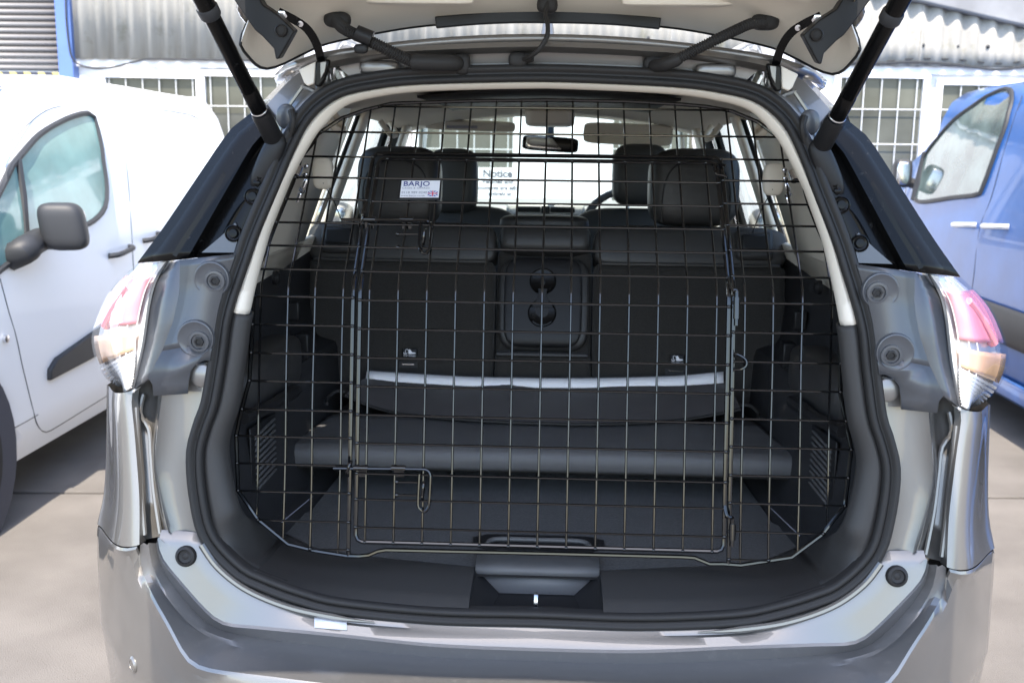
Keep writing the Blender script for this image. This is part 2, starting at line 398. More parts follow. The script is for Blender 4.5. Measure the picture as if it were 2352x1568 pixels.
# roller shutter and its blue post
sx1 = at(146, 100, YW-.03).x; sx0 = sx1-3.2; zsb = at(70, 163, YW).z
shut = MB(); shut.box(((sx0+sx1)/2, YW+.02, zsb+.9), (sx1-sx0, .02, 1.8)); shut = shut.build('roller_shutter', van_blk, B)
per = .0515; slat_me = None
for k in range(22):
    if slat_me is None:
        m = MB(); rows = []
        for t in range(9):
            a = math.pi*t/8; rows.append([(x, -.022*math.sin(a)**.8, per*(t/8)*.94) for x in (sx0, sx1)])
        m.grid(rows); o = m.build('slat', shutter_m, shut, solid=.0015, ang=60); slat_me = o.data
    else: o = link('slat', slat_me, shut, solid=.0015)
    o.location = (0, YW, zsb+k*per)
m = MB(); m.box(((sx0+sx1)/2, YW-.005, zsb-.045), (sx1-sx0, .05, .07)); hz = m.build('bottom_rail', dark_pr, B)
for k in range(26):
    x = sx1-.08-k*.125
    m = MB(); m.prism([(x, YW-.031, zsb-.078), (x+.055, YW-.031, zsb-.078), (x+.015, YW-.031, zsb-.012), (x-.04, YW-.031, zsb-.012)], (0, .002, 0)); m.build('hazard_stripe', yellow, hz)
m = MB(); m.box(((sx0+sx1)/2, YW+.25, (zsb-.08)/2), (sx1-sx0, .1, zsb-.08)); m.build('dark_doorway', dark_pr, B)
pa, pb = at(142, 185, YW-.06).x, at(176, 185, YW-.06).x
m = MB(); m.box(((pa+pb)/2, YW-.03, 2.6), (pb-pa, .16, 5.2)); m.build('steel_post', blue_post, B, bevel=.008)
# cable along the building
cb = [at(150, -40, YW-.13), at(152, 40, YW-.13), at(158, 100, YW-.13), at(166, 134, YW-.12), at(185, 150, YW-.1), at(220, 158, YW-.1), at(262, 154, YW-.1), at(310, 142, YW-.1), at(345, 136, YW-.1), at(420, 137, YW-.1), at(520, 138, YW-.1), at(620, 139, YW-.1)]
m = MB(); m.tube(crs(cb, 70), .008, 6); tag(m.build('hanging_cable', van_blk), 'black cable looping under the cladding beside the blue post', 'cable')
cb = [at(1800, 140, YW-.1), at(1900, 141, YW-.1), at(2010, 146, YW-.1), at(2100, 143, YW-.1), at(2200, 150, YW-.1), at(2290, 160, YW-.1), at(2400, 150, YW-.1), at(2600, 150, YW-.1)]
m = MB(); m.tube(crs(cb, 60), .010, 6); cb2 = [p+Vector((0, .03, .03-.02*math.sin(i))) for i, p in enumerate(cb)]; m.tube(crs(cb2, 60), .007, 6)
tag(m.build('bundled_cable', van_blk), 'bundle of thin black cables above the right-hand barred windows', 'cable')
# notice board
A, Bq = at(1095, 386, YW-.09), at(1190, 449, YW-.09)
ns = thing('notice_sign', 'white notice about vehicles and contents on the wall below the barred window', 'sign', (A.x, YW, Bq.z))
m = MB(); m.box(((A.x+Bq.x)/2-.02, YW-.07, (A.z+Bq.z)/2-.10), (Bq.x-A.x+.10, .02, A.z-Bq.z+.20)); m.build('board', label_w, ns, bevel=.004)
cx = (A.x+Bq.x)/2; h = A.z-Bq.z
text_mesh([('Notice', cx, A.z-.33*h, .40*h), ('Vehicles and', cx, A.z-.57*h, .235*h), ('contents are left', cx, A.z-.80*h, .215*h), ('entirely at', cx+.02, A.z-1.02*h, .215*h)], 1, label_mid, (0, YW-.081, 0), (1, 0, 0), (0, 0, 1), bold=.035, align='CENTER').build('lettering', dark_pr, ns)
# ================================================================== vans
def van_body(mb, side, xc, hw, stations, zs, sect):
    """stations: (Y, ztop, inset); sect: (u, dx) u along height, dx inwards from hw"""
    rows = []
    for Y, zt, ins in stations:
        r = []
        for u, dx in sect: r.append((hw-dx-ins, Y, zs+(zt-zs)*u))
        full = [(xc+x, y, z) for x, y, z in r] + [(xc-x, y, z) for x, y, z in reversed(r)]
        rows.append(full)
    mb.grid(rows)
    mb.poly(rows[0]); mb.poly(list(reversed(rows[-1])))
def patch(zl, y0, y1, xs, out, sgn, n=8):
    rows = []
    for z in zl:
        a, b = y0(z), y1(z); rows.append([(xs(z)+sgn*out, a+(b-a)*k/n, z) for k in range(n+1)])
    return MB().grid(rows)
def wheel(parent, x, y, r, sgn, w=.2):
    t = MB(); t.lathe((x, y, r), (sgn, 0, 0), [(r*.63, .0), (r*.66, .035), (r*.93, .03), (r, -.01), (r, -w+.04), (r*.93, -w), (.05, -w)], 40); ty = t.build('wheel', tyre_m, parent)
    t = MB(); t.lathe((x, y, r), (sgn, 0, 0), [(0, .005), (r*.2, .012), (r*.25, -.005), (r*.5, -.012), (r*.6, .012), (r*.64, .008), (r*.63, -.04), (0, -.05)], 32); t.build('wheel_trim', rim_m, ty)
    for k in range(6):
        a = k*math.pi/3; t = MB(); t.lathe((x+sgn*.003, y+r*.42*math.cos(a), r+r*.42*math.sin(a)), (sgn, 0, 0), [(r*.07, -.004), (r*.06, .004), (0, .004)], 8); t.build('trim_slot', dark_pr, ty)
# --- white van: faces the photographer, its right side towards the silver car
XV = -2.10
WV = thing('white_van', 'white panel van with grey door mirror parked on the left facing the camera', 'van', (-3.0, 3.2, 0))
hwv = .90; xcv = XV-hwv
sect = [(0, .07), (.06, .03), (.12, .012), (.35, .0), (.5, .006), (.60, .02), (.78, .085), (.90, .15), (.955, .20), (.985, .29), (1, .44), (1.004, .9)]
def xsv(z): return XV - lerp((z-.2)/(1.82-.2), sect[:11])
st = [(.98, .72, .25), (1.02, .86, .16), (1.15, .98, .08), (1.5, 1.08, .02), (1.9, 1.16, 0), (2.2, 1.38, 0), (2.5, 1.60, 0), (2.75, 1.73, 0), (3.0, 1.79, 0), (3.6, 1.825, 0), (4.6, 1.815, 0), (5.05, 1.79, .01), (5.28, 1.73, .03), (5.40, 1.55, .06), (5.44, 1.0, .07), (5.44, .6, .07)]
def vsec(stations, xc, hw, zs, flat):
    rows = []
    for Y, zt, ins in stations:
        r = []
        for u, dx in flat:
            z = zs+(1.82-zs)*u
            if zt < 1.80:
                # lower stations keep the side shape and close early
                z = min(z, zt) if u < .95 else zt
            else: z = zs+(zt-zs)*u
            r.append((hw-dx-ins, Y, z))
        rows.append([(xc+x, y, z) for x, y, z in r]+[(xc-x, y, z) for x, y, z in reversed(r)])
    return rows
rows = vsec(st, xcv, hwv, .2, sect); m = MB(); m.grid(rows, closed=True); m.poly(rows[0]); m.poly(list(reversed(rows[-1]))); vb = m.build('body', white_paint, WV, ang=50)
for yw in (1.68, 4.45):
    for sg, xw in ((1, XV-.05), (-1, xcv-hwv+.05)):
        hole = MB(); hole.lathe((xw, yw, .33), (sg, 0, 0), [(.40, -.22), (.40, .3)], 40); cut(vb, hole)
        a = MB(); a.lathe((xw, yw, .33), (sg, 0, 0), [(.40, .05), (.40, -.24), (0, -.24)], 32); a.build('wheel_arch', dark_pr, WV)
        wheel(WV, xw+sg*.02, yw, .315, sg)
def van_side(px_pts, xs, out, n=None):
    return [onx(x, y, xs)+Vector((out, 0, 0)) for x, y in px_pts]
def edges(px_f, px_b, xs):
    """front and back outline curves of a side panel as functions Y(z)"""
    f = sorted([(p.z, p.y) for p in [onx(x, y, xs) for x, y in px_f]]); b = sorted([(p.z, p.y) for p in [onx(x, y, xs) for x, y in px_b]])
    return (lambda z: lerp(z, f)), (lambda z: lerp(z, b)), max(f[0][0], b[0][0]), min(f[-1][0], b[-1][0])
def side_window(parent, outline, xs, sgn, gmat, fmat, name='side_window'):
    """outline in photo points -> glass patch with rubber surround following the body side"""
    P = [onx(x, y, xs) for x, y in outline]
    S2 = crs(P, 60, closed=True)
    c = sum(S2, Vector())/len(S2)
    m = MB(); b = []
    for k in (1.0, .7, .4, .12): b.append([Vector((0, c.y+(p.y-c.y)*k, c.z+(p.z-c.z)*k)) for p in S2])
    b = [[Vector((xs(p.z)+sgn*.006, p.y, p.z)) for p in r] for r in b]
    m.grid(b, closed=True); m.poly(b[-1]); g = m.build(name, gmat, parent)
    m = MB(); m.tube([Vector((xs(p.z)+sgn*.006, p.y, p.z)) for p in S2], .014, 6, closed=True); m.build('window_seal', fmat, g)
    return g
wl = [(15, 400), (33, 370), (83, 313), (140, 278), (185, 262), (208, 264), (219, 290), (233, 367), (241, 423), (239, 470), (220, 500), (190, 520), (120, 555), (60, 585), (10, 610), (-40, 640), (-60, 560)]
g = side_window(WV, wl, xsv, 1, van_glass, van_blk)
m = MB(); m.tube([onx(36, 368, xsv)+Vector((.01, 0, 0)), onx(48, 450, xsv)+Vector((.01, 0, 0)), onx(56, 560, xsv)+Vector((.01, 0, 0))], .016, 6); m.build('quarter_bar', van_blk, WV)
# door gaps, proud door skins
def seam(parent, pts, xs, sgn, r=.0025, mt=None):
    P = crs([onx(x, y, xs)+Vector((sgn*.0, 0, 0)) for x, y in pts], 40); m = MB(); m.tube(P, r, 6); return m.build('door_gap', mt or van_blk, parent)
seam(WV, [(0, 640), (20, 716), (37, 773), (50, 835), (63, 889), (78, 950), (88, 980), (105, 992), (130, 980), (190, 943), (260, 900), (330, 858)], xsv, 1)
seam(WV, [(28, 985), (63, 966), (87, 952)], xsv, 1, .002)
seam(WV, [(330, 858), (318, 760), (308, 640), (300, 500), (290, 380), (268, 268), (235, 238)], xsv, 1)
seam(WV, [(0, 357), (40, 310), (110, 252), (200, 240), (300, 245), (430, 262), (475, 285)], xsv, 1, .002)
# rubbing strip
m = MB(); rs = [onx(x, y, xsv) for x, y in ((108, 874), (108, 848), (124, 822), (212, 760), (330, 690), (420, 640), (420, 690), (330, 745), (217, 817))]
m.prism([p+Vector((-.02, 0, 0)) for p in rs], (.04, 0, 0)); m.build('rubbing_strip', van_blk, WV, bevel=.008)
# sill strip, handles
def vhandle(parent, xs, sgn, a, b, mt, r=.013):
    A = onx(*a, xs); Bq = onx(*b, xs); d = (Bq-A); o = Vector((sgn*.04, 0, 0))
    m = MB(); m.tube(crs([A, A+d*.12+o*.8, A+d*.3+o, A+d*.7+o, A+d*.9+o*.8, Bq], 16), r, 8)
    h = m.build('door_handle', mt, parent); return h
vhandle(WV, xsv, 1, (249, 588), (296, 566), van_blk); vhandle(WV, xsv, 1, (328, 553), (360, 536), van_blk)
m = MB(); q = onx(9, 778, xsv); m.lathe(q+Vector((.01, 0, 0)), (1, 0, 0), [(.016, -.01), (.016, .004), (.008, .006), (0, .006)], 12); m.build('side_marker', zinc, WV)
# mirror
mc = at(146, 520, 2.32)
M = Matrix.Rotation(math.radians(14), 3, 'Z')
m = MB(); m.ball(mc, (.088, .062, .096), .55, M @ Matrix(((1, 0, -.14), (0, 1, 0), (0, 0, 1))), 28, 16, .5)
arm0 = onx(30, 575, xsv); m2 = MB(); m2.tube(crs([arm0+Vector((-.02, 0, -.03)), arm0+Vector((.05, -.02, 0)), mc+Vector((-.10, 0, -.055)), mc+Vector((0, 0, -.05))], 14), [.055]*6+[.05]*4+[.045]*4, 10)
dmm = m.build('door_mirror', van_blk, WV); m2.build('mirror_arm', van_blk, dmm)
m = MB(); m.ball(mc+Vector((0, .032, .0)), (.074, .033, .08), .5, M); m.build('mirror_glass', chrome, dmm)
# front end of the white van (out of frame but standing there)
m = MB(); m.box((xcv, 1.02, .42), (1.62, .22, .34)); m.build('bumper', van_blk, WV, bevel=.05)
for sg in (-1, 1):
    m = MB(); m.ball((xcv+sg*.68, 1.10, .82), (.16, .10, .10), .7); m.build('headlight', clear_m, WV)
m = MB(); m.grid([[(xcv+x, y-.008, z+.012) for x in (-.62, 0, .62)] for y, z in ((1.98, 1.22), (2.5, 1.60), (2.72, 1.715))]); m.build('windscreen', van_glass2, WV)
# --- blue van: parked on the right, nose towards the workshop
XB = 2.46
BV = thing('blue_van', 'blue panel van parked on the right facing the workshop with a black door mirror', 'van', (3.4, 4.5, 0))
sectb = [(0, .06), (.05, .03), (.12, .01), (.30, .0), (.45, .004), (.55, .02), (.76, .095), (.88, .15), (.94, .20), (.975, .28), (1, .42), (1.004, .9)]
HB = 1.93; hwb = .95; xcb = XB+hwb
def xsb(z): return XB + lerp((z-.2)/(HB-.2), sectb[:11])
q0 = [onx(x, y, xsb) for x, y in ((2091, 370), (2135, 317), (2201, 247), (2268, 190), (2301, 167), (2352, 150))]
stb = [(.9, .9, .06), (.9, 1.7, .06), (1.0, 1.86, .03), (1.3, HB, .01), (3.0, HB+.01, 0)]
for p in reversed(q0): stb.append((p.y, min(HB, p.z)-.005, 0))
yb = stb[-1][0]; stb += [(yb+.25, 1.26, .02), (yb+.7, 1.14, .06), (yb+1.0, 1.0, .14), (yb+1.12, .8, .22), (yb+1.13, .5, .25)]
rows = []
for Y, zt, ins in stb:
    r = []
    for u, dx in sectb:
        z = .2+(HB-.2)*u; z = min(z, zt) if (u < .95 and zt < HB-.02) else (zt if zt < HB-.02 else .2+(zt-.2)*u)
        r.append((hwb-dx-ins, Y, z))
    rows.append([(xcb-x, y, z) for x, y, z in r]+[(xcb+x, y, z) for x, y, z in reversed(r)])
m = MB(); m.grid(rows, closed=True); m.poly(rows[0]); m.poly(list(reversed(rows[-1]))); bb = m.build('body', blue_paint, BV, ang=50)
for yw in (1.95, 5.95):
    for sg, xw in ((-1, XB+.05), (1, xcb+hwb-.05)):
        hole = MB(); hole.lathe((xw, yw, .34), (sg, 0, 0), [(.41, -.22), (.41, .3)], 40); cut(bb, hole)
        a = MB(); a.lathe((xw, yw, .34), (sg, 0, 0), [(.41, .05), (.41, -.24), (0, -.24)], 32); a.build('wheel_arch', dark_pr, BV)
        wheel(BV, xw+sg*.02, yw, .325, sg)
bw = [(2108, 462), (2114, 420), (2122, 372), (2135, 345), (2185, 284), (2251, 234), (2295, 210), (2318, 205), (2327, 222), (2317, 270), (2300, 322), (2262, 425), (2248, 446), (2190, 454)]
g = side_window(BV, bw, xsb, -1, van_glass2, van_blk)
m = MB(); m.tube([onx(2127, 350, xsb)+Vector((-.01, 0, 0)), onx(2100, 460, xsb)+Vector((-.01, 0, 0))], .018, 6); m.build('quarter_bar', van_blk, BV)
seam(BV, [(2352, 190), (2348, 220), (2325, 287), (2300, 370), (2275, 460), (2251, 523), (2238, 623), (2231, 690), (2228, 790)], xsb, -1)
seam(BV, [(2085, 395), (2078, 470), (2072, 600), (2080, 740)], xsb, -1)
vhandle(BV, xsb, -1, (2196, 516), (2243, 517), satin, .015); vhandle(BV, xsb, -1, (2264, 519), (2318, 521), satin, .015)
q1 = onx(2251, 683, xsb); q2 = onx(2251, 730, xsb)
m = MB(); m.grid([[(xsb(z)-.012-(.012 if 0 < k < 3 else 0), y, z) for y in (1.0, 2.2, 3.5, 4.8, 5.4)] for k, z in enumerate((q1.z-.2, q1.z-.17, q1.z-.02, q1.z))]); m.build('rubbing_strip', van_blk, BV, solid=.01)
m = MB(); m.grid([[(XB-.005+dx, y, z) for y in (1.0, 2.2, 3.5, 5.4)] for dx, z in ((.03, .19), (0, .215), (0, .27), (.02, .30))]); m.build('sill_strip', blue_paint, BV, solid=.01)
mc = at(2072, 398, onx(2100, 420, xsb).y-.02)
m = MB(); m.ball(mc, (.062, .05, .098), .5, None, 22, 14); dmm = m.build('door_mirror', van_blk, BV)
m = MB(); m.ball(mc+Vector((-.004, -.036, .0)), (.046, .018, .078), .5); m.build('mirror_glass', chrome, dmm)
m = MB(); m.tube([mc+Vector((.05, .01, -.06)), mc+Vector((.2, .02, -.1))], .035, 8); m.build('mirror_arm', van_blk, dmm)
# ================================================================== the silver car
wall_m = mat('dark_grained_side_trim', (.024, .024, .026), .5, bump=(900, .3, .0006, 'v'))
CAR = thing('silver_car', 'silver grey car seen from behind with its tailgate raised and boot open', 'car', (0, 2.0, 0))
def Sf(x, z): return lerp(z, [(.66, -.115), (.80, -.095), (1.0, -.07), (1.2, -.045), (1.4, -.005), (1.55, .04), (1.66, .07)])
def off(fn, d): return lambda x, z: fn(x, z)+d
def L(pts, fn): return [on(x, y, fn) for x, y in pts]
def full(half):
    """left half from centre to centre -> closed loop with its mirror image"""
    h = [Vector(p) for p in half]; h[0].x = 0; h[-1].x = 0
    return h + [mir(p) for p in reversed(h[1:-1])]
def span(half):
    """left-to-centre curve plus its mirror image"""
    h = [Vector(p) for p in half]; h[-1].x = 0
    return h + [mir(p) for p in reversed(h[:-1])]
CEN = (0, 0, 1.15)
# --- weather seal round the opening
seal_px = [(1236, 1417), (1000, 1411), (784, 1390), (690, 1367), (610, 1338), (548, 1306), (481, 1232), (457, 1145), (449, 1045), (463, 980), (483, 923), (500, 823), (517, 713), (560, 583), (583, 520), (629, 413), (655, 350), (690, 280), (730, 235), (783, 203), (860, 186), (951, 176), (1100, 171), (1250, 169)]
seal_h = L(seal_px, Sf); SEAL = crs(full(seal_h), 200, closed=True)
m = MB(); m.sweep(SEAL, [(.014, .010), (.0155, .004), (.015, -.012), (-.014, -.012), (-.0145, .003), (-.013, .009), (-.009, .012), (-.004, .010), (-.0015, .005), (.001, .005), (.004, .012), (.009, .014)][::-1], closed=True, cen=CEN)
m.build('weather_seal', rubber, CAR, ang=75)
m = MB(); m.sweep(SEAL, [(.0015, .0045), (.0015, .0066), (-.001, .0066), (-.001, .0045)], closed=True, cen=CEN); m.build('seal_bead', blk_s, CAR)
def seal_outer(n=None, o=.013):
    """outer edge of the seal, left half from bottom centre to top centre"""
    h = crs(seal_h, 120); out = []
    for i, p in enumerate(h):
        t = (h[min(i+1, 119)]-h[max(i-1, 0)]).normalized(); N = t.cross(Vector((0, -1, 0))).normalized()
        if N.dot(p-Vector(CEN)) < 0: N = -N
        out.append(p+N*o)
    return out
SO = seal_outer(); SI = seal_outer(o=-.012)
def pick(curve, z0, z1, n, xmax=-.02):
    """piece of a left-half seal curve between two heights on the side"""
    c = [p for p in curve if p.x < xmax]
    i0 = min(range(len(c)), key=lambda i: abs(c[i].z-z0) + (9 if c[i].x > -.33 and z0 < 1.5 else 0)); i1 = min(range(len(c)), key=lambda i: abs(c[i].z-z1) + (9 if c[i].x > -.2 and z1 < 1.5 else 0))
    a, b = sorted((i0, i1)); return resamp(c[a:b+1], n)
# --- trims just inside the seal: cream above, black below
zs = seal_h[12].z
def inward(c, i):
    t = (c[min(i+1, len(c)-1)]-c[max(i-1, 0)]).normalized(); N = t.cross(Vector((0, -1, 0))).normalized()
    return -N if N.dot(c[i]-Vector(CEN)) > 0 else N
hs = crs(seal_h, 160)
ic = min(range(160), key=lambda i: (hs[i]-seal_h[12]).length)
ib = min(i for i in range(160) if hs[i].x < -.475 and hs[i].z > .7)
PROF_U = lambda w: ((-.011, .004), (-.011-.4*w, .0), (-.011-.85*w, .008), (-.011-w, .022), (-.011-.85*w, .042), (.004, .10))
PROF_L = lambda w: ((-.011, .004), (-.011-.28*w, .0), (-.011-.68*w, .006), (-.011-w, .024), (-.011-w*.85, .05), (-.011-w*.25, .11))
def trim_rows(idx, wfn, prof):
    rows = [[], [], [], [], [], []]
    for i in idx:
        p = hs[i]; N = inward(hs, i); w = wfn(i)
        t = max(0, min(1, (hs[i].z-1.0)/.14)); pa, pb = PROF_L(w), PROF_U(w)
        for k, (a, b) in enumerate([(u[0]+(v[0]-u[0])*t, u[1]+(v[1]-u[1])*t) for u, v in zip(pa, pb)]):
            q = p + N*(-a) + Vector((0, b, 0)); rows[k].append(q)
    return rows
def wc(i):
    z = hs[i].z
    return lerp(z, [(1.1, .031), (1.22, .025), (1.28, .018), (1.35, .012), (1.43, .009), (1.50, .017), (1.55, .022), (1.59, .017), (1.62, .013), (1.65, .013)])
def wb(i): return lerp(hs[i].z, [(.70, .060), (.76, .054), (.85, .047), (1.0, .036), (1.10, .033), (1.17, .033)])
rows = trim_rows(range(ic, 160), wc, PROF_U)
for r in rows: r[-1].x = 0
rows = [r + [mir(p) for p in reversed(r[:-1])] for r in rows]
m = MB(); m.grid(rows); m.build('upper_trim', cream, CAR, ang=60, solid=.003, off=1)
# --- boot sill with latch pocket
r0 = resamp([p for p in SI if p.x > -.50 and p.z < .8][0:], 20)
r0 = sorted([p+Vector((0, .0, .003)) for p in SI if p.x > -.50 and p.z < .80], key=lambda p: p.x)
ridge = [atz(x, y, z) for x, y, z in ((612, 1290, .745), (660, 1315, .730), (717, 1328, .724), (784, 1340, .720), (951, 1355, .716), (1085, 1363, .714), (1236, 1366, .714))]
back = [atz(x, y, z) for x, y, z in ((640, 1215, .735), (673, 1238, .727), (727, 1262, .722), (784, 1272, .720), (867, 1280, .720), (1090, 1300, .720), (1236, 1303, .720))]
def cutx(c, x):
    c = sorted(c, key=lambda p: p.x)
    for a, b in zip(c, c[1:]):
        if a.x <= x <= b.x: return a.lerp(b, (x-a.x)/max(1e-9, b.x-a.x))
    return c[0] if x < c[0].x else c[-1]
R0, R1, R2 = crs(r0, 60), crs(ridge, 60), crs(back, 60)
xl = [-.495+.378*k/14 for k in range(15)]
rows = [[cutx(c, x) for x in xl] for c in (R0, R1, R2)]
mid = [a.lerp(b, .55)+Vector((0, 0, .002)) for a, b in zip(rows[0], rows[1])]
rb = [p+Vector((0, .03, -.05)) for p in rows[2]]
m = MB(); m.grid([rows[0], mid, rows[1], rows[2], rb]); both(m, 'boot_sill', blk, CAR, ang=25)
e0, e1, e2 = rows[0][-1], rows[1][-1], rows[2][-1]
SILL_L = [rows[0][0], mid[0], rows[1][0], rows[2][0], rb[0], rb[0]+Vector((0, .04, -.02))]
rows = trim_rows(range(ib, ic+1), wb, PROF_L)
for k, r in enumerate(rows):
    for j in range(14):
        t = j/14; t = t*t*(3-2*t); shift = SILL_L[k]-rows[k][0] if j == 0 else shift
        r[j] = r[j] + shift*(1-t)
m = MB(); m.grid(rows); both(m, 'lower_trim', blk, CAR, ang=60, solid=.003, off=1)
b0 = Vector((0, e2.y, e2.z))
A_ = Vector((-.113, e2.y-.006, .716)); B_ = atz(1147, 1362, .683); C_ = Vector((-.085, e0.y+.010, .682)); D_ = Vector((e0.x, e0.y, e0.z-.002))
m = MB(); mA, mB, mC, mD = map(mir, (A_, B_, C_, D_))
m.poly([B_, C_, mC, mB]); m.poly([A_, D_, C_, B_]); m.poly([mA, mB, mC, mD]); m.poly([D_, Vector((0, D_.y-.006, D_.z-.002)), mD, mC, C_])
m.poly([e2, A_, D_, e0, e1]); m.poly([mir(e2), mir(e1), mir(e0), mD, mA]); pk = m.build('latch_pocket', blk_s, CAR, ang=20)
m = MB(); m.poly([A_+Vector((0, -.001, .001)), B_+Vector((0, -.001, .001)), mB+Vector((0, -.001, .001)), mA+Vector((0, -.001, .001))]); m.build('pocket_slope', grey_vinyl, CAR, solid=.002)
sx = at(1231, 1380, -.075).x
m = MB(); s0 = Vector((sx, -.070, .683)); m.tube(crs([s0+Vector((0, -.016, 0)), s0+Vector((0, -.016, .022)), s0+Vector((0, -.008, .032)), s0+Vector((0, .004, .022)), s0+Vector((0, .006, 0))], 20), .0045, 8); m.build('latch_striker', zinc, CAR)
m = MB(); m.ball((sx, -.072, .683), (.018, .012, .004), .8); m.build('striker_hole', rubber, CAR)
m = MB(); m.tube([(sx+.055*math.cos(a)*(1 if abs(math.cos(a)) < .2 else 1), -.070+.009*math.sin(a), .6845) for a in [2*math.pi*k/24 for k in range(24)]], .0012, 5, closed=True); m.build('striker_cover', blk_s, CAR)
# --- boot floor with lifting handle
m = MB(); m.poly([(-.53, .0, .712), (.53, .0, .712), (.53, .95, .712), (-.53, .95, .712)]); m.build('under_floor', rubber, CAR)
fl = [atz(x, y, .7195) for x, y in ((623, 1208), (727, 1259), (867, 1279), (1090, 1301), (1236, 1304))]
pts = [Vector((-.47, .80, .72)), Vector((-.49, .30, .72))] + [Vector((p.x, p.y, .72)) for p in fl]
m = MB(); m.prism(pts+[mir(p) for p in reversed(pts)], (0, 0, -.012)); fo = m.build('boot_floor', carpet, CAR, bevel=.003)
ha, hb = atz(1095, 1297, .726), atz(1095, 1232, .724)
m = MB(); w = abs(ha.x)+.002
m.grid([[(x, y, z) for x in (-w, -w*.5, 0, w*.5, w)] for y, z in ((e2.y-.016, .712), (e2.y-.012, .722), (e2.y-.004, .727), (e2.y+.02, .729), (e2.y+.06, .728), (e2.y+.065, .721))]); fh = m.build('floor_handle', grey_vinyl, CAR, solid=.004)
h1 = atz(1241, 1240, .724)
m = MB(); m.prism([(-.10, h1.y-.05, .7215), (.10, h1.y-.05, .7215), (.13, h1.y-.03, .7215), (.13, h1.y+.01, .7215), (.10, h1.y+.028, .7215), (-.10, h1.y+.028, .7215), (-.13, h1.y+.01, .7215), (-.13, h1.y-.03, .7215)], (0, 0, .002)); m.build('handle_recess', blk_s, CAR)
m = MB(); m.tube(crs([(-.10, h1.y-.03, .725), (-.085, h1.y-.008, .727), (0, h1.y-.006, .727), (.085, h1.y-.008, .727), (.10, h1.y-.03, .725)], 20), .005, 8); m.build('handle_lip', grey_vinyl, CAR)
# --- raised shelf board across the boot
m = MB()
prof = [(.345, .800), (.338, .812), (.340, .838), (.350, .850), (.365, .853), (.56, .853), (.575, .857), (.585, .853), (.86, .853)]
rows = []
for x in (-.535, -.53, -.3, 0, .3, .53, .535):
    pass
def shx(y, s): return s*lerp(y, [(.34, .545), (.42, .535), (.86, .470)])
for (y, z) in prof: rows.append([(shx(y, -1)*t, y + .006*(1-t*t), z) for t in (1, .98, .5, 0, -.5, -.98, -1)])
m.grid(rows); m.build('shelf_board', grey_vinyl, CAR, solid=.012, off=-1, ang=50)
m = MB(); m.box((0, .74, .755), (1.0, .02, .07)); m.build('shelf_support', carpet, CAR)
# --- boot side walls (dark) and their details
wallp = [(-.470, .70), (-.525, .74), (-.538, .90), (-.550, .985), (-.556, 1.00), (-.585, 1.012), (-.600, 1.03), (-.615, 1.10), (-.622, 1.235)]
def wy(y, x): return x + lerp(y, [(.0, -.034), (.06, -.028), (.15, -.018), (.25, -.008), (.38, 0), (.55, .004), (.8, .035)])*(1 if x > -.57 else .35)
rows = [[(wy(y, x) if z > .99 else wy(y, x), y, z) for y in (.0, .06, .10, .15, .2, .25, .3, .38, .6, .92)] for x, z in wallp]
m = MB(); m.grid(rows); both(m, 'boot_side_wall', wall_m, CAR, ang=30, solid=.004)
# rounded ledge at the front of the wall pocket
for sg in (-1, 1):
    m = MB(); m.grid([[(sg*(.512+.004*k), .04+.34*t, .992-.012*math.sin(math.pi*t)-.004*k+ (.0 if k else .006)) for t in [i/12 for i in range(13)]] for k in range(2)]); 
    m = MB(); m.tube(crs([(sg*.545, .03, .995), (sg*.530, .10, .993), (sg*.520, .22, .988), (sg*.525, .34, .975), (sg*.545, .40, .96)], 24), [.012]*10+[.014]*8+[.010]*6, 8); m.build('pocket_lip', blk_s, CAR)
    m = MB(); m.ball((sg*.585, .30, 1.02), (.05, .20, .06), .5); m.build('side_pocket', blk, CAR)
    # vent louvres
    VM = Matrix.Rotation(sg*.11, 3, 'Z'); fr = MB(); fr.box((sg*.5505, .165, .888), (.006, .13, .135), VM); vf = fr.build('side_vent', blk_s, CAR, bevel=.006)
    sl_me = None
    for k in range(10):
        z = .834+k*.0118
        if sl_me is None:
            q = MB(); q.tube([(0, -.050, -.006), (0, -.044, 0), (0, .044, .010), (0, .050, .010)], .0030, 6); so = q.build('vent_slat', grey_vinyl, vf); sl_me = so.data  # slats paler than their frame, lit edges put into the colour
        else: so = link('vent_slat', sl_me, vf)
        so.location = (sg*.5455, .165, z-.006); so.rotation_euler = (0, 0, sg*.11)
    # bag hook and clip on the wall near the seat
    q = MB(); q.box((sg*.592, .60, 1.105), (.03, .03, .045)); q.build('bag_hook', blk_s, CAR, bevel=.004)
    q = MB(); q.box((sg*.560, .56, 1.03), (.03, .045, .06)); q.build('tether_cover', blk_s, CAR, bevel=.004)
    q = MB(); q.lathe((sg*.60, .46, 1.20), (-sg, 0, 0), [(.016, 0), (.016, .008), (.010, .014), (0, .015)], 12); q.build('cover_peg', blk_s, CAR)
    # thin cords fixed low on each side of the boot
    q = MB(); q.tube([(sg*.488, .06, .785), (sg*.486, .30, .752)], .0012, 5); q.build('floor_cord', label_mid, CAR)
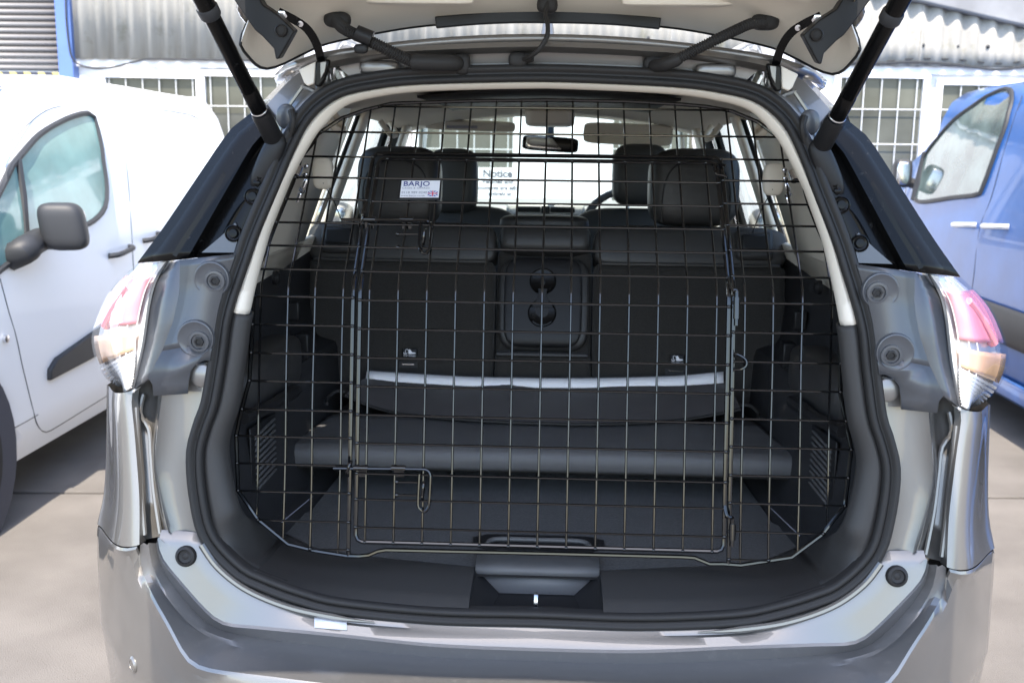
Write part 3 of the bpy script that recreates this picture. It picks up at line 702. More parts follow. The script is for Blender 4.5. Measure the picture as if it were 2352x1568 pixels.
# cream quarter trims above the dark wall (with the window cut-out between)
def XI(z): return .640-.34*(z-1.15)
def XO(z): return .705-.34*(z-1.15)
def strip(y0, y1, z0, z1, n=6, ny=3, fx=XI):
    rows = []
    for k in range(n+1):
        z = z0+(z1-z0)*k/n; a, b = y0(z), y1(z); rows.append([(-fx(z), a+(b-a)*j/ny, z) for j in range(ny+1)])
    return MB().grid(rows)
dpf = lambda z: lerp(z, [(1.05, .02), (1.25, .06), (1.6, .22)])
dpb = lambda z: lerp(z, [(1.05, .6), (1.25, .74), (1.6, .80)])
both(strip(dpf, dpb, 1.10, 1.60), 'quarter_trim', cream, CAR, solid=.012)
both(strip(lambda z: .24, lambda z: 1.05, 1.20, 1.26), 'waist_trim', cream, CAR, solid=.012)
cp0 = lambda z: lerp(z, [(1.2, .90), (1.6, 1.02)]); cp1 = lambda z: lerp(z, [(1.2, 1.00), (1.6, 1.10)])
both(strip(cp0, cp1, 1.18, 1.60), 'rear_pillar_trim', cream, CAR, solid=.012)
both(strip(lambda z: 1.80, lambda z: 1.94, .9, 1.60), 'middle_pillar_trim', cream, CAR, solid=.012)
both(strip(lambda z: lerp(z, [(1.2, 2.95), (1.60, 2.18)]), lambda z: lerp(z, [(1.2, 3.08), (1.60, 2.34)]), 1.2, 1.59), 'front_pillar_trim', cream, CAR, solid=.012)
both(strip(lambda z: .9, lambda z: 2.95, .35, 1.16, fx=lambda z: .66), 'door_lining', blk, CAR, solid=.02)
both(strip(lambda z: .9, lambda z: 2.95, 1.16, 1.20, fx=lambda z: .655), 'door_top_trim', cream, CAR, solid=.02)
# seat belts at the rear pillars
for sg in (-1, 1):
    a = at(742, 398, .42) if sg < 0 else mir(at(742, 398, .42))
    m = MB(); m.ball(a+Vector((0, .0, 0)), (.022, .014, .034), .6); m.build('belt_guide', cream, CAR)
    b = at(790, 520, .8) if sg < 0 else mir(at(790, 520, .8))
    m = MB(); e = Vector((sg*.004, .018, 0)); m.grid([[a+Vector((0, 0, -.02))-e, a+Vector((0, 0, -.02))+e], [(a+b)/2-e, (a+b)/2+e], [b-e, b+e]]); m.build('seat_belt', rubber, CAR, solid=.002)
# --- headlining, sunroof blind, grab handles
def roofz(x, y): return 1.668 + .02*math.sin(max(0, min(1, (y-.05)/2))*math.pi) - .22*x*x
rows = []
for y in (.10, .25, .5, .9, 1.4, 1.9, 2.14): rows.append([(x, y, roofz(x, y)-lerp(y, [(.1, .050), (.4, .052), (2.14, .062)])) for x in [-.53+1.06*k/16 for k in range(17)]])
m = MB(); m.grid(rows); m.build('headlining', liner, CAR, solid=.006, off=1)
rows = [[(x, y, roofz(x, y)-.062) for x in (-.30, -.15, 0, .15, .30)] for y in (.62, 1.0, 1.45)]
m = MB(); m.grid(rows); m.build('sunroof_blind', rubber, CAR, solid=.006)
for sg in (-1, 1):
    for y0, y1 in ((.42, .54), (1.15, 1.32)):
        m = MB(); zt = roofz(.46, .5)-.075
        m.tube(crs([(sg*.475, y0, zt), (sg*.455, y0+.015, zt-.03), (sg*.45, (y0+y1)/2, zt-.04), (sg*.455, y1-.015, zt-.03), (sg*.475, y1, zt)], 18), .008, 8); m.build('grab_handle', cream, CAR)
# --- rear seat backs
so_, sv = Vector((0, .735, .90)), Vector((0, .135, .393)).normalized(); sn = Vector((0, -sv.z, sv.y))
SM = Matrix(((1, 0, 0), (0, sv.y, -sn.y), (0, sv.z, -sn.z)))   # local (x, up the back, depth forward)
SM = Matrix(((1, 0, 0), (0, -sn.y, sv.y), (0, -sn.z, sv.z)))   # local (x, into the seat, up the back)
def seatp(x, d, v): return so_ + Vector((x, 0, 0)) - sn*d + sv*v
def sbox(mb, x0, x1, v0, v1, d0, d1): mb.box(seatp((x0+x1)/2, (d0+d1)/2, (v0+v1)/2), (x1-x0, d1-d0, v1-v0), SM); return mb
def spx(px, py, d=0.0):
    """photo point on the seat-back plane -> (x, v)"""
    r = ray(px, py); o = so_ - sn*d; t = (o-CP).dot(sn)/r.dot(sn); p = CP+r*t; return p.x, (p-so_).dot(sv)
vt = spx(900, 520)[1]; vb_ = spx(900, 602)[1]
xs4 = [spx(x, 560)[0] for x in (706, 1139, 1147, 1357, 1365, 1808)]
for x0, x1 in ((xs4[0], xs4[1]), (xs4[4], xs4[5])):
    st_ = thing if False else None
    m = MB(); sbox(m, x0, x1, -.03, vb_+.01, 0, .12); s = m.build('rear_seat_back', seat_carpet, CAR, bevel=.02, seg=3)
    m = MB(); m.ball(seatp((x0+x1)/2, .055, (vt+vb_)/2+.005), ((x1-x0)/2+.002, .060, (vt-vb_)/2+.014), .14, SM, 40, 16, .45); m.build('leather_band', leather, s)
    m = MB(); m.tube([seatp(x0+.02, -.006, vb_+.004), seatp(x1-.02, -.006, vb_+.004)], .0045, 6); m.build('band_seam', leather, s)
    a, b = (x0+.05, x0+.12) if x0 < 0 else (x1-.12, x1-.05)
    m = MB(); sbox(m, a, b, vt-.055, vt-.012, -.030, .02); m.build('release_handle', blk_s, s, bevel=.006)
    m = MB(); sbox(m, a-.012, b+.012, vt-.075, vt+.004, -.022, .03); m.build('release_bezel', blk, s, bevel=.01)
x0, x1 = xs4[2], xs4[3]; v1 = spx(1247, 588)[1]; v2 = spx(1247, 806)[1]
m = MB(); sbox(m, x0-.004, x1+.004, -.03, v2, .004, .12); sbox(m, x0-.004, x1+.004, v2-.01, v1+.02, .024, .12); cs = m.build('rear_seat_back', seat_carpet, CAR, bevel=.012)
m = MB(); m.ball(seatp((x0+x1)/2, .05, (vt+v1)/2+.008), ((x1-x0)/2, .075, (vt-v1)/2+.004), .2, SM, 36, 14, .5); m.build('leather_band', leather, cs)
m = MB(); m.ball(seatp((x0+x1)/2, .045, (v1+v2)/2), ((x1-x0)/2-.002, .05, (v1-v2)/2), .12, SM, 36, 14, .4); m.build('armrest_surround', leather, cs)
xa, va = spx(1157, 588); xb, vb2 = spx(1339, 803)
m = MB(); m.ball(seatp((xa+xb)/2, .008, (va+vb2)/2), ((xb-xa)/2-.004, .024, (va-vb2)/2-.004), .14, SM, 36, 14, .35); ar = m.build('armrest_panel', blk_s, cs)
for px, py, r in ((1247, 646, .033), (1245, 719, .035)):
    x, v = spx(px, py, -.016); c = seatp(x, -.012, v)
    m = MB(); m.lathe(c, sn, [(r*1.02, -.004), (r*1.03, .005), (r*1.0, .0056), (r*.95, .0045), (r*.90, .0040), (0, .0038)], 32); m.build('cup_holder', gloss_blk, cs)
    if py > 700:
        m = MB(); m.tube([seatp(x+r*.90*math.cos(a), -.0185, v+r*.90*math.sin(a)) for a in [math.pi*(1.22+.56*k/12) for k in range(13)]], [.0006]+[.0022]*11+[.0006], 5); m.build('cup_rim', housing_m, cs)
x, v = spx(1246, 683, -.016)
m = MB(); m.prism([seatp(x+a, -.0175, v+b) for a, b in ((-.012, .022), (.012, .022), (.009, .0), (.028, -.026), (-.028, -.026), (-.009, 0))], sn*.004); m.build('cup_bridge', blk_s, cs, bevel=.001)
m = MB(); sbox(m, spx(1140, 815)[0], spx(1350, 815)[0], spx(1247, 820)[1], spx(1247, 812)[1], -.012, .02); m.build('armrest_pull', blk, cs, bevel=.002)
# child seat tether plates
for pa_, pb_, sl_ in (((924, 799), (958, 821), (918, 957, 836)), ((1539, 813), (1572, 838), (1530, 1575, 852))):
    xa, va = spx(*pa_, -.01); xb, vb3 = spx(*pb_, -.01)
    par = [o for o in CAR.children if o.name.startswith('rear_seat_back')][0 if xa < 0 else 1]
    m = MB(); sbox(m, xa, xb, vb3, va, -.010, .0); m.build('tether_plate', blk_s, par, bevel=.003)
    w = xb-xa; mk = MB(); P_ = lambda a, b: seatp(xa+w*a, -.0112, vb3+(va-vb3)*b)
    mk.tube([P_(.22, .80), P_(.22, .38)], .0007, 4); mk.tube(crs([P_(.10, .52), P_(.14, .38), P_(.22, .33), P_(.30, .38), P_(.34, .52)], 10), .0008, 4); mk.tube(crs([P_(.22, .80), P_(.34, .86), P_(.46, .6)], 8), .0007, 4)
    mk.prism([P_(.42, .38), P_(.55, .36), P_(.88, .40), P_(.90, .52), P_(.66, .56), P_(.52, .86), P_(.42, .82)], sn*.0004)
    mk.build('anchor_symbol', label_w, par)
    text_mesh([('TOP TETHER', 0, 0, .0052)], 1, label_w, P_(.5, .08), (1, 0, 0), sv, bold=.01, align='CENTER').build('tether_lettering', label_w, par)
    xa2, v3 = spx(sl_[0], sl_[2], -.004); xb2, _ = spx(sl_[1], sl_[2], -.004)
    m = MB(); sbox(m, xa2-.003, xb2+.003, v3-.010, v3+.008, -.003, .0); m.build('tether_slot', rubber, par, bevel=.002)
    m = MB(); m.tube([seatp(xa2+.006, -.006, v3), seatp(xb2-.006, -.006, v3)], .0025, 6); m.build('tether_bar', zinc, par)
# seat cushions in front of them (unseen from the boot)
m = MB(); m.box((0, 1.12, .72), (1.20, .55, .22)); m.build('rear_bench', leather, CAR, bevel=.05)
# head restraints of the rear seat
def px_x(px, py, Y): return at(px, py, Y).x
def headrest(pa_, pb_, Y, d, name, tilt=0):
    A = at(*pa_, Y); Bq = at(*pb_, Y); c = (A+Bq)/2
    M = Matrix.Rotation(tilt, 3, 'X')
    m = MB(); m.ball(c, ((Bq.x-A.x)/2, d, (A.z-Bq.z)/2), .5, M, 32, 18, .48); h = m.build(name, leather, CAR)
    m = MB()
    for k in (-.4, .4): m.tube([c+Vector((k*(Bq.x-A.x)*.5, .01, (Bq.z-A.z)/2+.02)), c+Vector((k*(Bq.x-A.x)*.5, .0, (Bq.z-A.z)/2-.05))], .006, 8)
    m.build('headrest_post', zinc, h)
    return h, c
for pa_, pb_ in (((824, 337), (1014, 521)), ((1492, 342), (1690, 522))):
    h, c = headrest(pa_, pb_, .95, .075, 'rear_headrest', -.12)
    w = .085; m = MB(); m.tube(crs([c+Vector((-w, -.070, -.085)), c+Vector((-w, -.074, .0)), c+Vector((-w*.7, -.072, .055)), c+Vector((0, -.070, .072)), c+Vector((w*.7, -.072, .055)), c+Vector((w, -.074, 0)), c+Vector((w, -.070, -.085))], 40), .0022, 5); m.build('stitch_line', blk_s, h)
h, c = headrest((1148, 492), (1352, 540), .97, .06, 'rear_headrest', 0)
# front seats
for pa_, pb_, sx_ in (((986, 341), (1098, 491), -.33), ((1408, 331), (1530, 474), .33)):
    h, c = headrest(pa_, pb_, 1.80, .06, 'front_headrest', -.1)
    m = MB(); Mz = Matrix.Rotation(-.2, 3, 'X'); m.ball((c.x, 1.78, .98), (.25, .09, .31), .4, Mz, 28, 16, .4); m.build('front_seat_back', leather, CAR)
    m = MB(); m.ball((c.x, 2.0, .66), (.25, .27, .10), .4); m.build('front_seat_cushion', leather, CAR)
# --- dashboard, mirror, visors, steering wheel
zd = at(1255, 455, 2.72).z
m = MB(); m.grid([[(x, y-.10*(1-abs(x)/.7)*0+.05*abs(x), z-.02*abs(x)) for x in (-.66, -.4, -.15, 0, .15, .4, .66)] for y, z in ((2.50, .85), (2.48, zd-.13), (2.50, zd-.035), (2.56, zd-.008), (2.70, zd), (2.95, zd-.02), (3.1, zd-.06))]); m.build('dashboard', mat('charcoal_dash', (.30, .30, .295), .5, bump=(600, .2, .0006)), CAR, ang=60)
A, Bq = at(1160, 467, 2.47), at(1346, 496, 2.47)
vc = (A+Bq)/2
m = MB(); m.prism([(A.x, 2.47, A.z), (Bq.x, 2.47, A.z), (Bq.x-.03, 2.47, Bq.z), (A.x+.03, 2.47, Bq.z)], (0, .05, 0)); vp = m.build('vent_surround', satin, CAR, bevel=.008)
for sg in (-1, 1):
    m = MB(); w = (Bq.x-A.x)
    m.box((vc.x+sg*w*.21, 2.462, vc.z+.001), (w*.30, .02, (A.z-Bq.z)*.50)); m.build('air_vent', rubber, vp, bevel=.004)
    for k in (-1, 0, 1): m = MB(); m.box((vc.x+sg*w*.21, 2.450, vc.z+.001+k*.007), (w*.28, .006, .0015)); m.build('vent_blade', blk_s, vp)
m = MB(); m.box((vc.x, 2.461, vc.z), (.035, .012, .03)); m.build('hazard_switch', blk_s, vp, bevel=.003)
c = at(1264, 331, 2.22)
m = MB(); m.ball(c, (.108, .022, .029), .35, Matrix.Rotation(.06, 3, 'Y'), 28, 12); mr = m.build('rear_view_mirror', gloss_blk, CAR)
m = MB(); m.ball(c+Vector((.004, -.014, 0)), (.098, .010, .023), .3, Matrix.Rotation(.06, 3, 'Y') @ Matrix.Rotation(-.10, 3, 'X') @ Matrix.Rotation(.10, 3, 'Z'), 28, 12); m.build('mirror_face', chrome, mr)
m = MB(); m.tube([c+Vector((0, .02, .02)), c+Vector((0, .10, .08))], .014, 8); m.build('mirror_stem', gloss_blk, mr)
for pa_, pb_, Y, t in (((976, 276), (1184, 301), 2.02, .5), ((1340, 283), (1545, 334), 2.0, .25)):
    A, Bq = at(*pa_, Y), at(*pb_, Y); m = MB(); m.ball((A+Bq)/2, ((Bq.x-A.x)/2, .010, (A.z-Bq.z)/2*1.02), .3, Matrix.Rotation(t, 3, 'X') @ Matrix.Rotation(.03, 3, 'Y'), 28, 10); v = m.build('sun_visor', cream, CAR)
A, Bq = at(1098, 287, 1.98), at(1108, 291, 1.98); 
m = MB(); A = at(1043, 292, 2.0); m.box(A+Vector((.03, -.012, 0)), (.11, .004, .010)); m.build('visor_label', label_mid, CAR)
A, Bq = at(1206, 258, 1.75), at(1320, 300, 1.75)
m = MB(); m.ball((A+Bq)/2+Vector((0, .05, .012)), ((Bq.x-A.x)/2, .12, (A.z-Bq.z)/2), .35); m.build('overhead_console', cream, CAR)
cw = at(1445, 560, 2.22); cw = Vector((cw.x, 2.22, 1.16))
u_ = Vector((1, 0, 0)); v_ = Vector((0, .38, .92)).normalized()
m = MB(); m.tube([cw+(u_*math.cos(a)+v_*math.sin(a))*.185 for a in [2*math.pi*k/40 for k in range(40)]], .015, 8, closed=True); swl = m.build('steering_wheel', leather, CAR)
m = MB(); m.ball(cw+Vector((0, .02, 0)), (.07, .03, .06), .7); m.build('wheel_hub', blk, swl)
for a in (0, math.pi, -math.pi/2): m = MB(); m.tube([cw+(u_*math.cos(a)+v_*math.sin(a))*.05, cw+(u_*math.cos(a)+v_*math.sin(a))*.18], .013, 6); m.build('wheel_spoke', satin, swl)
# --- glass
def pane(rows, name, mt=side_glass): m = MB(); m.grid(rows); return m.build(name, mt, CAR)
pane([[(x, 2.20+.012*abs(x), 1.625-.20*x*x+.0) for x in (-.52, -.26, 0, .26, .52)], [(x*1.14, 2.66, 1.42-.06*x*x) for x in (-.52, -.26, 0, .26, .52)], [(x*1.27, 3.12-.25*x*x, 1.19) for x in (-.52, -.26, 0, .26, .52)]], 'windscreen', win_glass)
for nm, ya, yb2 in (('quarter_window', lambda z: lerp(z, [(1.2, .68), (1.6, .76)]), lambda z: lerp(z, [(1.2, .93), (1.6, 1.04)])), ('rear_door_window', lambda z: lerp(z, [(1.2, .97), (1.6, 1.08)]), lambda z: 1.84), ('front_door_window', lambda z: 1.90, lambda z: lerp(z, [(1.2, 3.0), (1.6, 2.24)]))):
    both(strip(ya, yb2, 1.20, 1.60, fx=lambda z: XO(z)-.014), nm, side_glass, CAR)
# pale guide strips and dark frames beside the quarter and door windows
for sg in (-1, 1):
    m = MB(); m.tube([(sg*(XO(z)-.03), lerp(z, [(1.2, .93), (1.6, 1.04)]), z) for z in (1.2, 1.3, 1.4, 1.5, 1.6)], .006, 6); m.build('window_channel', cream, CAR)
    m = MB(); m.tube([(sg*(XO(z)-.045), lerp(z, [(1.2, .985), (1.6, 1.095)]), z) for z in (1.2, 1.3, 1.4, 1.5, 1.6)], .014, 6); m.build('door_seal', rubber, CAR)
    m = MB(); m.tube([(sg*(XO(z)-.04), 1.87, z) for z in (1.2, 1.4, 1.6)], .02, 6); m.build('door_seal', rubber, CAR)
# --- outer body shell
Q = off(Sf, .105)
def sil(pts, fn=Q): return L(pts, fn)
pil = [(1.16, .0), (1.62, .0)]
def pil_o(a, b, n): both(strip(a, b, 1.15, 1.62, fx=XO), n, gloss_blk if n != 'front_pillar' else paint, CAR, solid=.02)
both(strip(lambda z: lerp(z, [(1.15, .16), (1.56, .26)]), lambda z: lerp(z, [(1.15, .68), (1.62, .76)]), 1.15, 1.56, fx=XO), 'rear_corner_pillar', gloss_blk, CAR, solid=.02)
pil_o(lambda z: lerp(z, [(1.2, .91), (1.6, 1.02)]), lambda z: lerp(z, [(1.2, .99), (1.6, 1.10)]), 'rear_pillar')
pil_o(lambda z: 1.82, lambda z: 1.92, 'middle_pillar')
pil_o(lambda z: lerp(z, [(1.2, 2.98), (1.6, 2.22)]), lambda z: lerp(z, [(1.2, 3.10), (1.6, 2.34)]), 'front_pillar')
side = [(.30, .80), (.36, .86), (.50, .895), (.70, .905), (.86, .895), (.98, .88), (1.08, .845), (1.14, .755), (1.165, .715)]
ys = [.30, .5, .9, 1.4, 1.9, 2.4, 2.9, 3.3]
rows = [[(-(x-lerp(y, [(.30, .035), (.6, .0), (3.3, .005)])), y, z) for y in ys] for z, x in side]
m = MB(); m.grid(rows); bs = both(m, 'body_side', paint, CAR, solid=.015, off=1, ang=50)
for o in bs:
    sg = -1 if o is bs[0] else 1
    h = MB(); h.lathe((sg*.9, .62, .36), (sg, 0, 0), [(.38, -.3), (.38, .3)], 40); cut(o, h)
for sg in (-1, 1):
    for y in (.62, 3.33): wheel(CAR, sg*.885, y, .35, sg, .22)
    a = MB(); a.lathe((sg*.86, .62, .36), (sg, 0, 0), [(.385, .0), (.385, -.28), (0, -.28)], 32); a.build('wheel_arch_liner', rubber, CAR)
    for (ya, zb2) in ((.98, 1.0), (1.95, 1.0)):
        m = MB(); m.tube(crs([(sg*.885, ya+.10, .98), (sg*.915, ya+.12, .99), (sg*.915, ya+.24, .99), (sg*.885, ya+.26, .98)], 12), .012, 8); m.build('door_handle', paint, CAR)
    for y in (.98, 1.88, 2.95): m = MB(); m.tube([(sg*(x+.001), y, z) for z, x in side[1:]], .003, 5); m.build('door_gap', rubber, CAR)
    m = MB(); m.ball((sg*.98, 2.78, 1.17), (.11, .06, .075), .55); dm = m.build('door_mirror', paint, CAR)
    m = MB(); m.ball((sg*.985, 2.735, 1.17), (.09, .02, .06), .5); m.build('mirror_glass', chrome, dm)
    m = MB(); m.tube([(sg*.93, 2.80, 1.12), (sg*.76, 2.86, 1.13)], .025, 8); m.build('mirror_arm', blk, dm)
    m = MB(); m.ball((sg*.68, 4.13, .80), (.16, .14, .07), .6); m.build('headlight', clear_m, CAR)
# bonnet and nose
rows = []
for y, z, w in ((3.08, 1.17, .74), (3.3, 1.14, .86), (3.7, 1.08, .885), (4.05, .98, .85), (4.25, .86, .74)):
    r = []
    for t in (-1, -.93, -.6, -.2, .2, .6, .93, 1): r.append((w*t, y-.12*t*t*(y-3)*.5, z-.02*t*t-(.09 if abs(t) == 1 else 0)))
    rows.append(r)
m = MB(); m.grid(rows); m.build('bonnet', paint, CAR, solid=.012, off=1)
rows = []
for y, z, w in ((3.2, 1.02, .88), (3.3, .98, .90), (3.98, .90, .87), (4.24, .80, .72)):
    pass
pl = [(-.895, 3.28), (-.895, 3.75), (-.86, 4.0), (-.74, 4.2), (-.4, 4.31), (0, 4.34), (.4, 4.31), (.74, 4.2), (.86, 4.0), (.895, 3.75), (.895, 3.28)]
rows = [[(x*k, y-(1-k)*.6, z) for x, y in pl] for z, k in ((.25, .95), (.36, .985), (.55, 1.0), (.72, 1.0), (.86, .985), (.95, .95), (1.02, .9))]
m = MB(); m.grid(rows); fb = m.build('front_wings', paint, CAR, solid=.012, off=1)
for sg in (-1, 1): h = MB(); h.lathe((sg*.9, 3.33, .36), (sg, 0, 0), [(.38, -.3), (.38, .3)], 40); cut(fb, h)
m = MB(); m.box((0, 2.0, .30), (1.6, 3.9, .06)); m.build('underbody', rubber, CAR)
m = MB(); m.box((0, 3.15, .75), (1.5, .06, .75)); m.build('bulkhead', rubber, CAR)
# roof
rows = []
for y in (.05, .15, .3, .6, 1.1, 1.6, 2.0, 2.22): rows.append([(x*lerp(y, [(.05, .66), (.15, .80), (.3, .90), (.6, .97), (1.1, 1)]), y, roofz(x*lerp(y, [(.05, .66), (.15, .80), (.3, .90), (.6, .97), (1.1, 1)]), y)) for x in [-.60+1.2*k/20 for k in range(21)]])
m = MB(); m.grid(rows); m.build('roof', paint, CAR, solid=.014, off=1, ang=60)
for sg in (-1, 1):
    m = MB(); m.tube(crs([(sg*.425, .17, 1.62), (sg*.43, .25, 1.682), (sg*.435, .40, 1.702), (sg*.45, 1.0, 1.715), (sg*.46, 1.6, 1.705), (sg*.46, 1.9, 1.66), (sg*.46, 1.98, 1.60)], 40), [.030]*4+[.024]*4+[.019]*28+[.024]*4, 10); m.build('roof_rail', mat('pale_silver_rail', (.62, .62, .63), .3, .4, coat=.6) if 'pale_silver_rail' not in MATS else MATS['pale_silver_rail'], CAR)
q = at(1257, 99, .30)
m = MB(); rows = [[q+Vector((w*math.cos(a)*(1-t)**.55, .02*t+.035*math.sin(a)*(1-t)**.6, .075*t-.012)) for a in [2*math.pi*k/16 for k in range(16)]] for t in [i/8 for i in range(9)] for w in (.019,)]
m.grid(rows, closed=True); fin = m.build('aerial', paint, CAR)
m = MB(); m.tube([q+Vector((0, .02, .015)), q+Vector((.002, -.03, .16))], [.0045, .003], 8); m.build('aerial_rod', rubber, fin)
# --- rear face of the roof, between roof edge and seal
Jf = off(Sf, -.012)
top = L([(753, 137), (784, 130), (860, 119), (944, 111), (1117, 103), (1257, 100)], lambda x, z: .05)
so_top = resamp([p for p in SO if p.z > 1.5 and p.x > at(786, 195, .05).x], 12)
T = span(crs(top, 12)); U_ = span(so_top)
lip = [p+Vector((0, -.010, -.006)) for p in T]; l2 = [p+Vector((0, .006, -.014)) for p in T]
m1 = [a.lerp(b, .35)+Vector((0, .028, 0)) for a, b in zip(T, U_)]; m2 = [a.lerp(b, .8)+Vector((0, .028, 0)) for a, b in zip(T, U_)]; m3 = [p+Vector((0, .006, 0)) for p in U_]
m = MB(); m.grid([[p+Vector((0, .03, .006)) for p in T], [p+Vector((0, -.004, .003)) for p in T], lip, l2, m1, m2, m3]); m.build('roof_rear_panel', paint, CAR, ang=40)
# pressed pads on that panel
for px, py, w, h in ((870, 155, .036, .012), (735, 178, .016, .014)):
    q = at(px, py, .055)
    for sg in (1, -1):
        m = MB(); m.ball((q.x*sg, .068, q.z), (w, .014, h), .5); m.build('pressed_pad', paint, CAR)
# upper corners round the hinges
Sl = L([(753, 137), (715, 146), (680, 163), (640, 200), (607, 233)], off(Sf, .09)); Si = pick(SO, at(786, 195, .05).z, on(645, 318, Sf).z, 12)
a = crs(Sl, 12); 
if (Si[0]-a[0]).length > (Si[-1]-a[0]).length: Si = Si[::-1]
n1 = [p.lerp(q, .25)+Vector((0, -.03, .0)) for p, q in zip(a, Si)]; n2 = [p.lerp(q, .55)+Vector((0, -.005, 0)) for p, q in zip(a, Si)]; n3 = [p.lerp(q, .8)+Vector((0, .006, 0)) for p, q in zip(a, Si)]
m = MB(); m.grid([a, n1, n2, n3, Si]); both(m, 'upper_corner_panel', paint, CAR, ang=50, solid=.004)
for pts in ([(705, 185), (690, 205), (672, 230), (655, 255)], [(730, 215), (712, 205), (690, 198)], [(728, 190), (735, 222)]):
    m = MB(); m.tube(crs(L(pts, off(Sf, .012)), 14), .004, 6); both(m, 'pressed_rib', paint, CAR)
q = on(658, 268, off(Sf, .0)); m = MB(); m.ball(q, (.018, .006, .022), .9); both(m, 'corner_grommet', housing_m, CAR)
m = MB(); m.tube(crs([q+Vector((.012, -.015, .01)), q+Vector((.016, -.02, -.01)), q+Vector((.005, -.012, -.04))], 12), .006, 8); both(m, 'drain_tube', rubber, CAR)
# --- gloss black quarter trim, with ridge and screws
sl = crs(sil([(607, 233), (575, 265), (530, 300), (450, 415), (377, 523), (317, 604)], off(Sf, .03)), 16)
inn = pick(SO, on(645, 318, Sf).z, on(537, 582, Sf).z, 16)
if inn[0].z < inn[-1].z: inn = inn[::-1]
k1 = [a.lerp(b, .30)+Vector((0, -.004, 0)) for a, b in zip(sl, inn)]; k2 = [a.lerp(b, .52)+Vector((0, -.008, 0)) for a, b in zip(sl, inn)]; k2b = [a.lerp(b, .57)+Vector((0, .010, 0)) for a, b in zip(sl, inn)]; k3 = [a.lerp(b, .82)+Vector((0, .004, 0)) for a, b in zip(sl, inn)]
m = MB(); m.grid([sl, k1, k2, k2b, k3, inn]); both(m, 'quarter_garnish', gloss_blk, CAR, ang=30, solid=.004)
rb = L([(525, 400), (500, 440), (465, 500), (425, 560), (410, 588)], off(Sf, .022))
m = MB(); m.sweep(crs(rb, 20), [(-.009, 0), (-.007, .012), (.007, .012), (.009, 0)]); both(m, 'garnish_ridge', gloss_blk, CAR)
rb = L([(588, 440), (560, 472), (530, 520), (515, 555)], off(Sf, .012))
m = MB(); m.tube(crs(rb, 16), .007, 6); both(m, 'garnish_rib', gloss_blk, CAR)
# added grey plate imitating a reflection at the foot of the garnish
pg = L([(463, 580), (505, 545), (540, 512), (552, 530), (537, 580)], off(Sf, -.004)); m = MB(); m.prism(pg, (0, .01, 0)); both(m, 'garnish_reflection', housing_m, CAR)
for px, py in ((580, 451), (536, 536)):
    q = on(px, py, off(Sf, -.006)); m = MB(); m.lathe(q, (0, -1, .15), [(.0150, -.01), (.0150, .0015), (.0130, .003), (.012, .000), (.0075, -.001), (.007, .003), (0, .0035)], 20); both(m, 'garnish_screw', gloss_blk, CAR)
for px, py in ((597, 405), (604, 385), (590, 420)):
    q = on(px, py, off(Sf, -.004)); m = MB(); m.lathe(q, (0, -1, .15), [(.006, -.01), (.006, .002), (.0045, .003), (0, .003)], 10); both(m, 'trim_screw', gloss_blk, CAR)
m = MB(); q = on(618, 372, off(Sf, .004)); m.ball(q, (.020, .02, .055), .7, Matrix.Rotation(.45, 3, 'Y')); both(m, 'strut_bracket', blk_s, CAR)
# --- lamp housing panel
Hf = off(Sf, -.018)
io = L([(541, 583), (517, 650), (500, 713), (488, 785)], Hf); crease = L([(413, 597), (412, 670), (397, 740), (372, 806)], Hf); ledge = L([(393, 604), (357, 645), (342, 700), (327, 799), (305, 894)], off(Sf, .045))
cr2 = L([(413, 597), (412, 670), (397, 740), (372, 806), (340, 868)], Hf)
tab = L([(372, 806), (340, 868), (350, 883), (353, 909), (430, 904), (432, 880), (437, 852), (450, 836), (468, 828), (482, 828), (488, 785)], Hf)
m = MB(); m.grid([resamp(io, 14), resamp(crease, 14)]); m.grid([resamp(cr2, 16), resamp(ledge, 16)]); m.poly(tab)
both(m, 'lamp_housing', housing_m, CAR, ang=4, solid=.005, off=-1, merge=False)
for (px, py, qx, qy, R_) in ((487, 641, 494, 645, .029), (450, 777, 458, 784, .030)):
    c = on(px, py, Hf); cb_ = on(qx, qy, Hf)
    for sg in (1, -1):
        rows = []
        for f_, r_, dy in ((0, R_*1.10, .002), (0, R_*1.04, -.0035), (0, R_*.98, -.004), (.15, R_*.9, -.0026), (.6, R_*.72, -.0012), (1, .0185, -.0010), (1, .0175, -.0045), (1, .0135, -.0048), (1, .0125, -.0014), (1, .0001, -.0012)):
            cc = c.lerp(cb_, f_); rows.append([Vector((sg*(cc.x+r_*math.cos(a)), cc.y+dy, cc.z+r_*math.sin(a))) for a in [2*math.pi*i/32 for i in range(32)]])
        d = MB().grid(rows, closed=True).build('screw_recess', housing_m, CAR, ang=30)
        m = MB(); m.lathe(Vector((cb_.x*sg, cb_.y-.001, cb_.z)), (0, -1, 0), [(.0088, 0), (.0088, .0035), (.0058, .004), (.005, .0018), (0, .0018)], 6); m.build('lamp_screw', rubber, d)
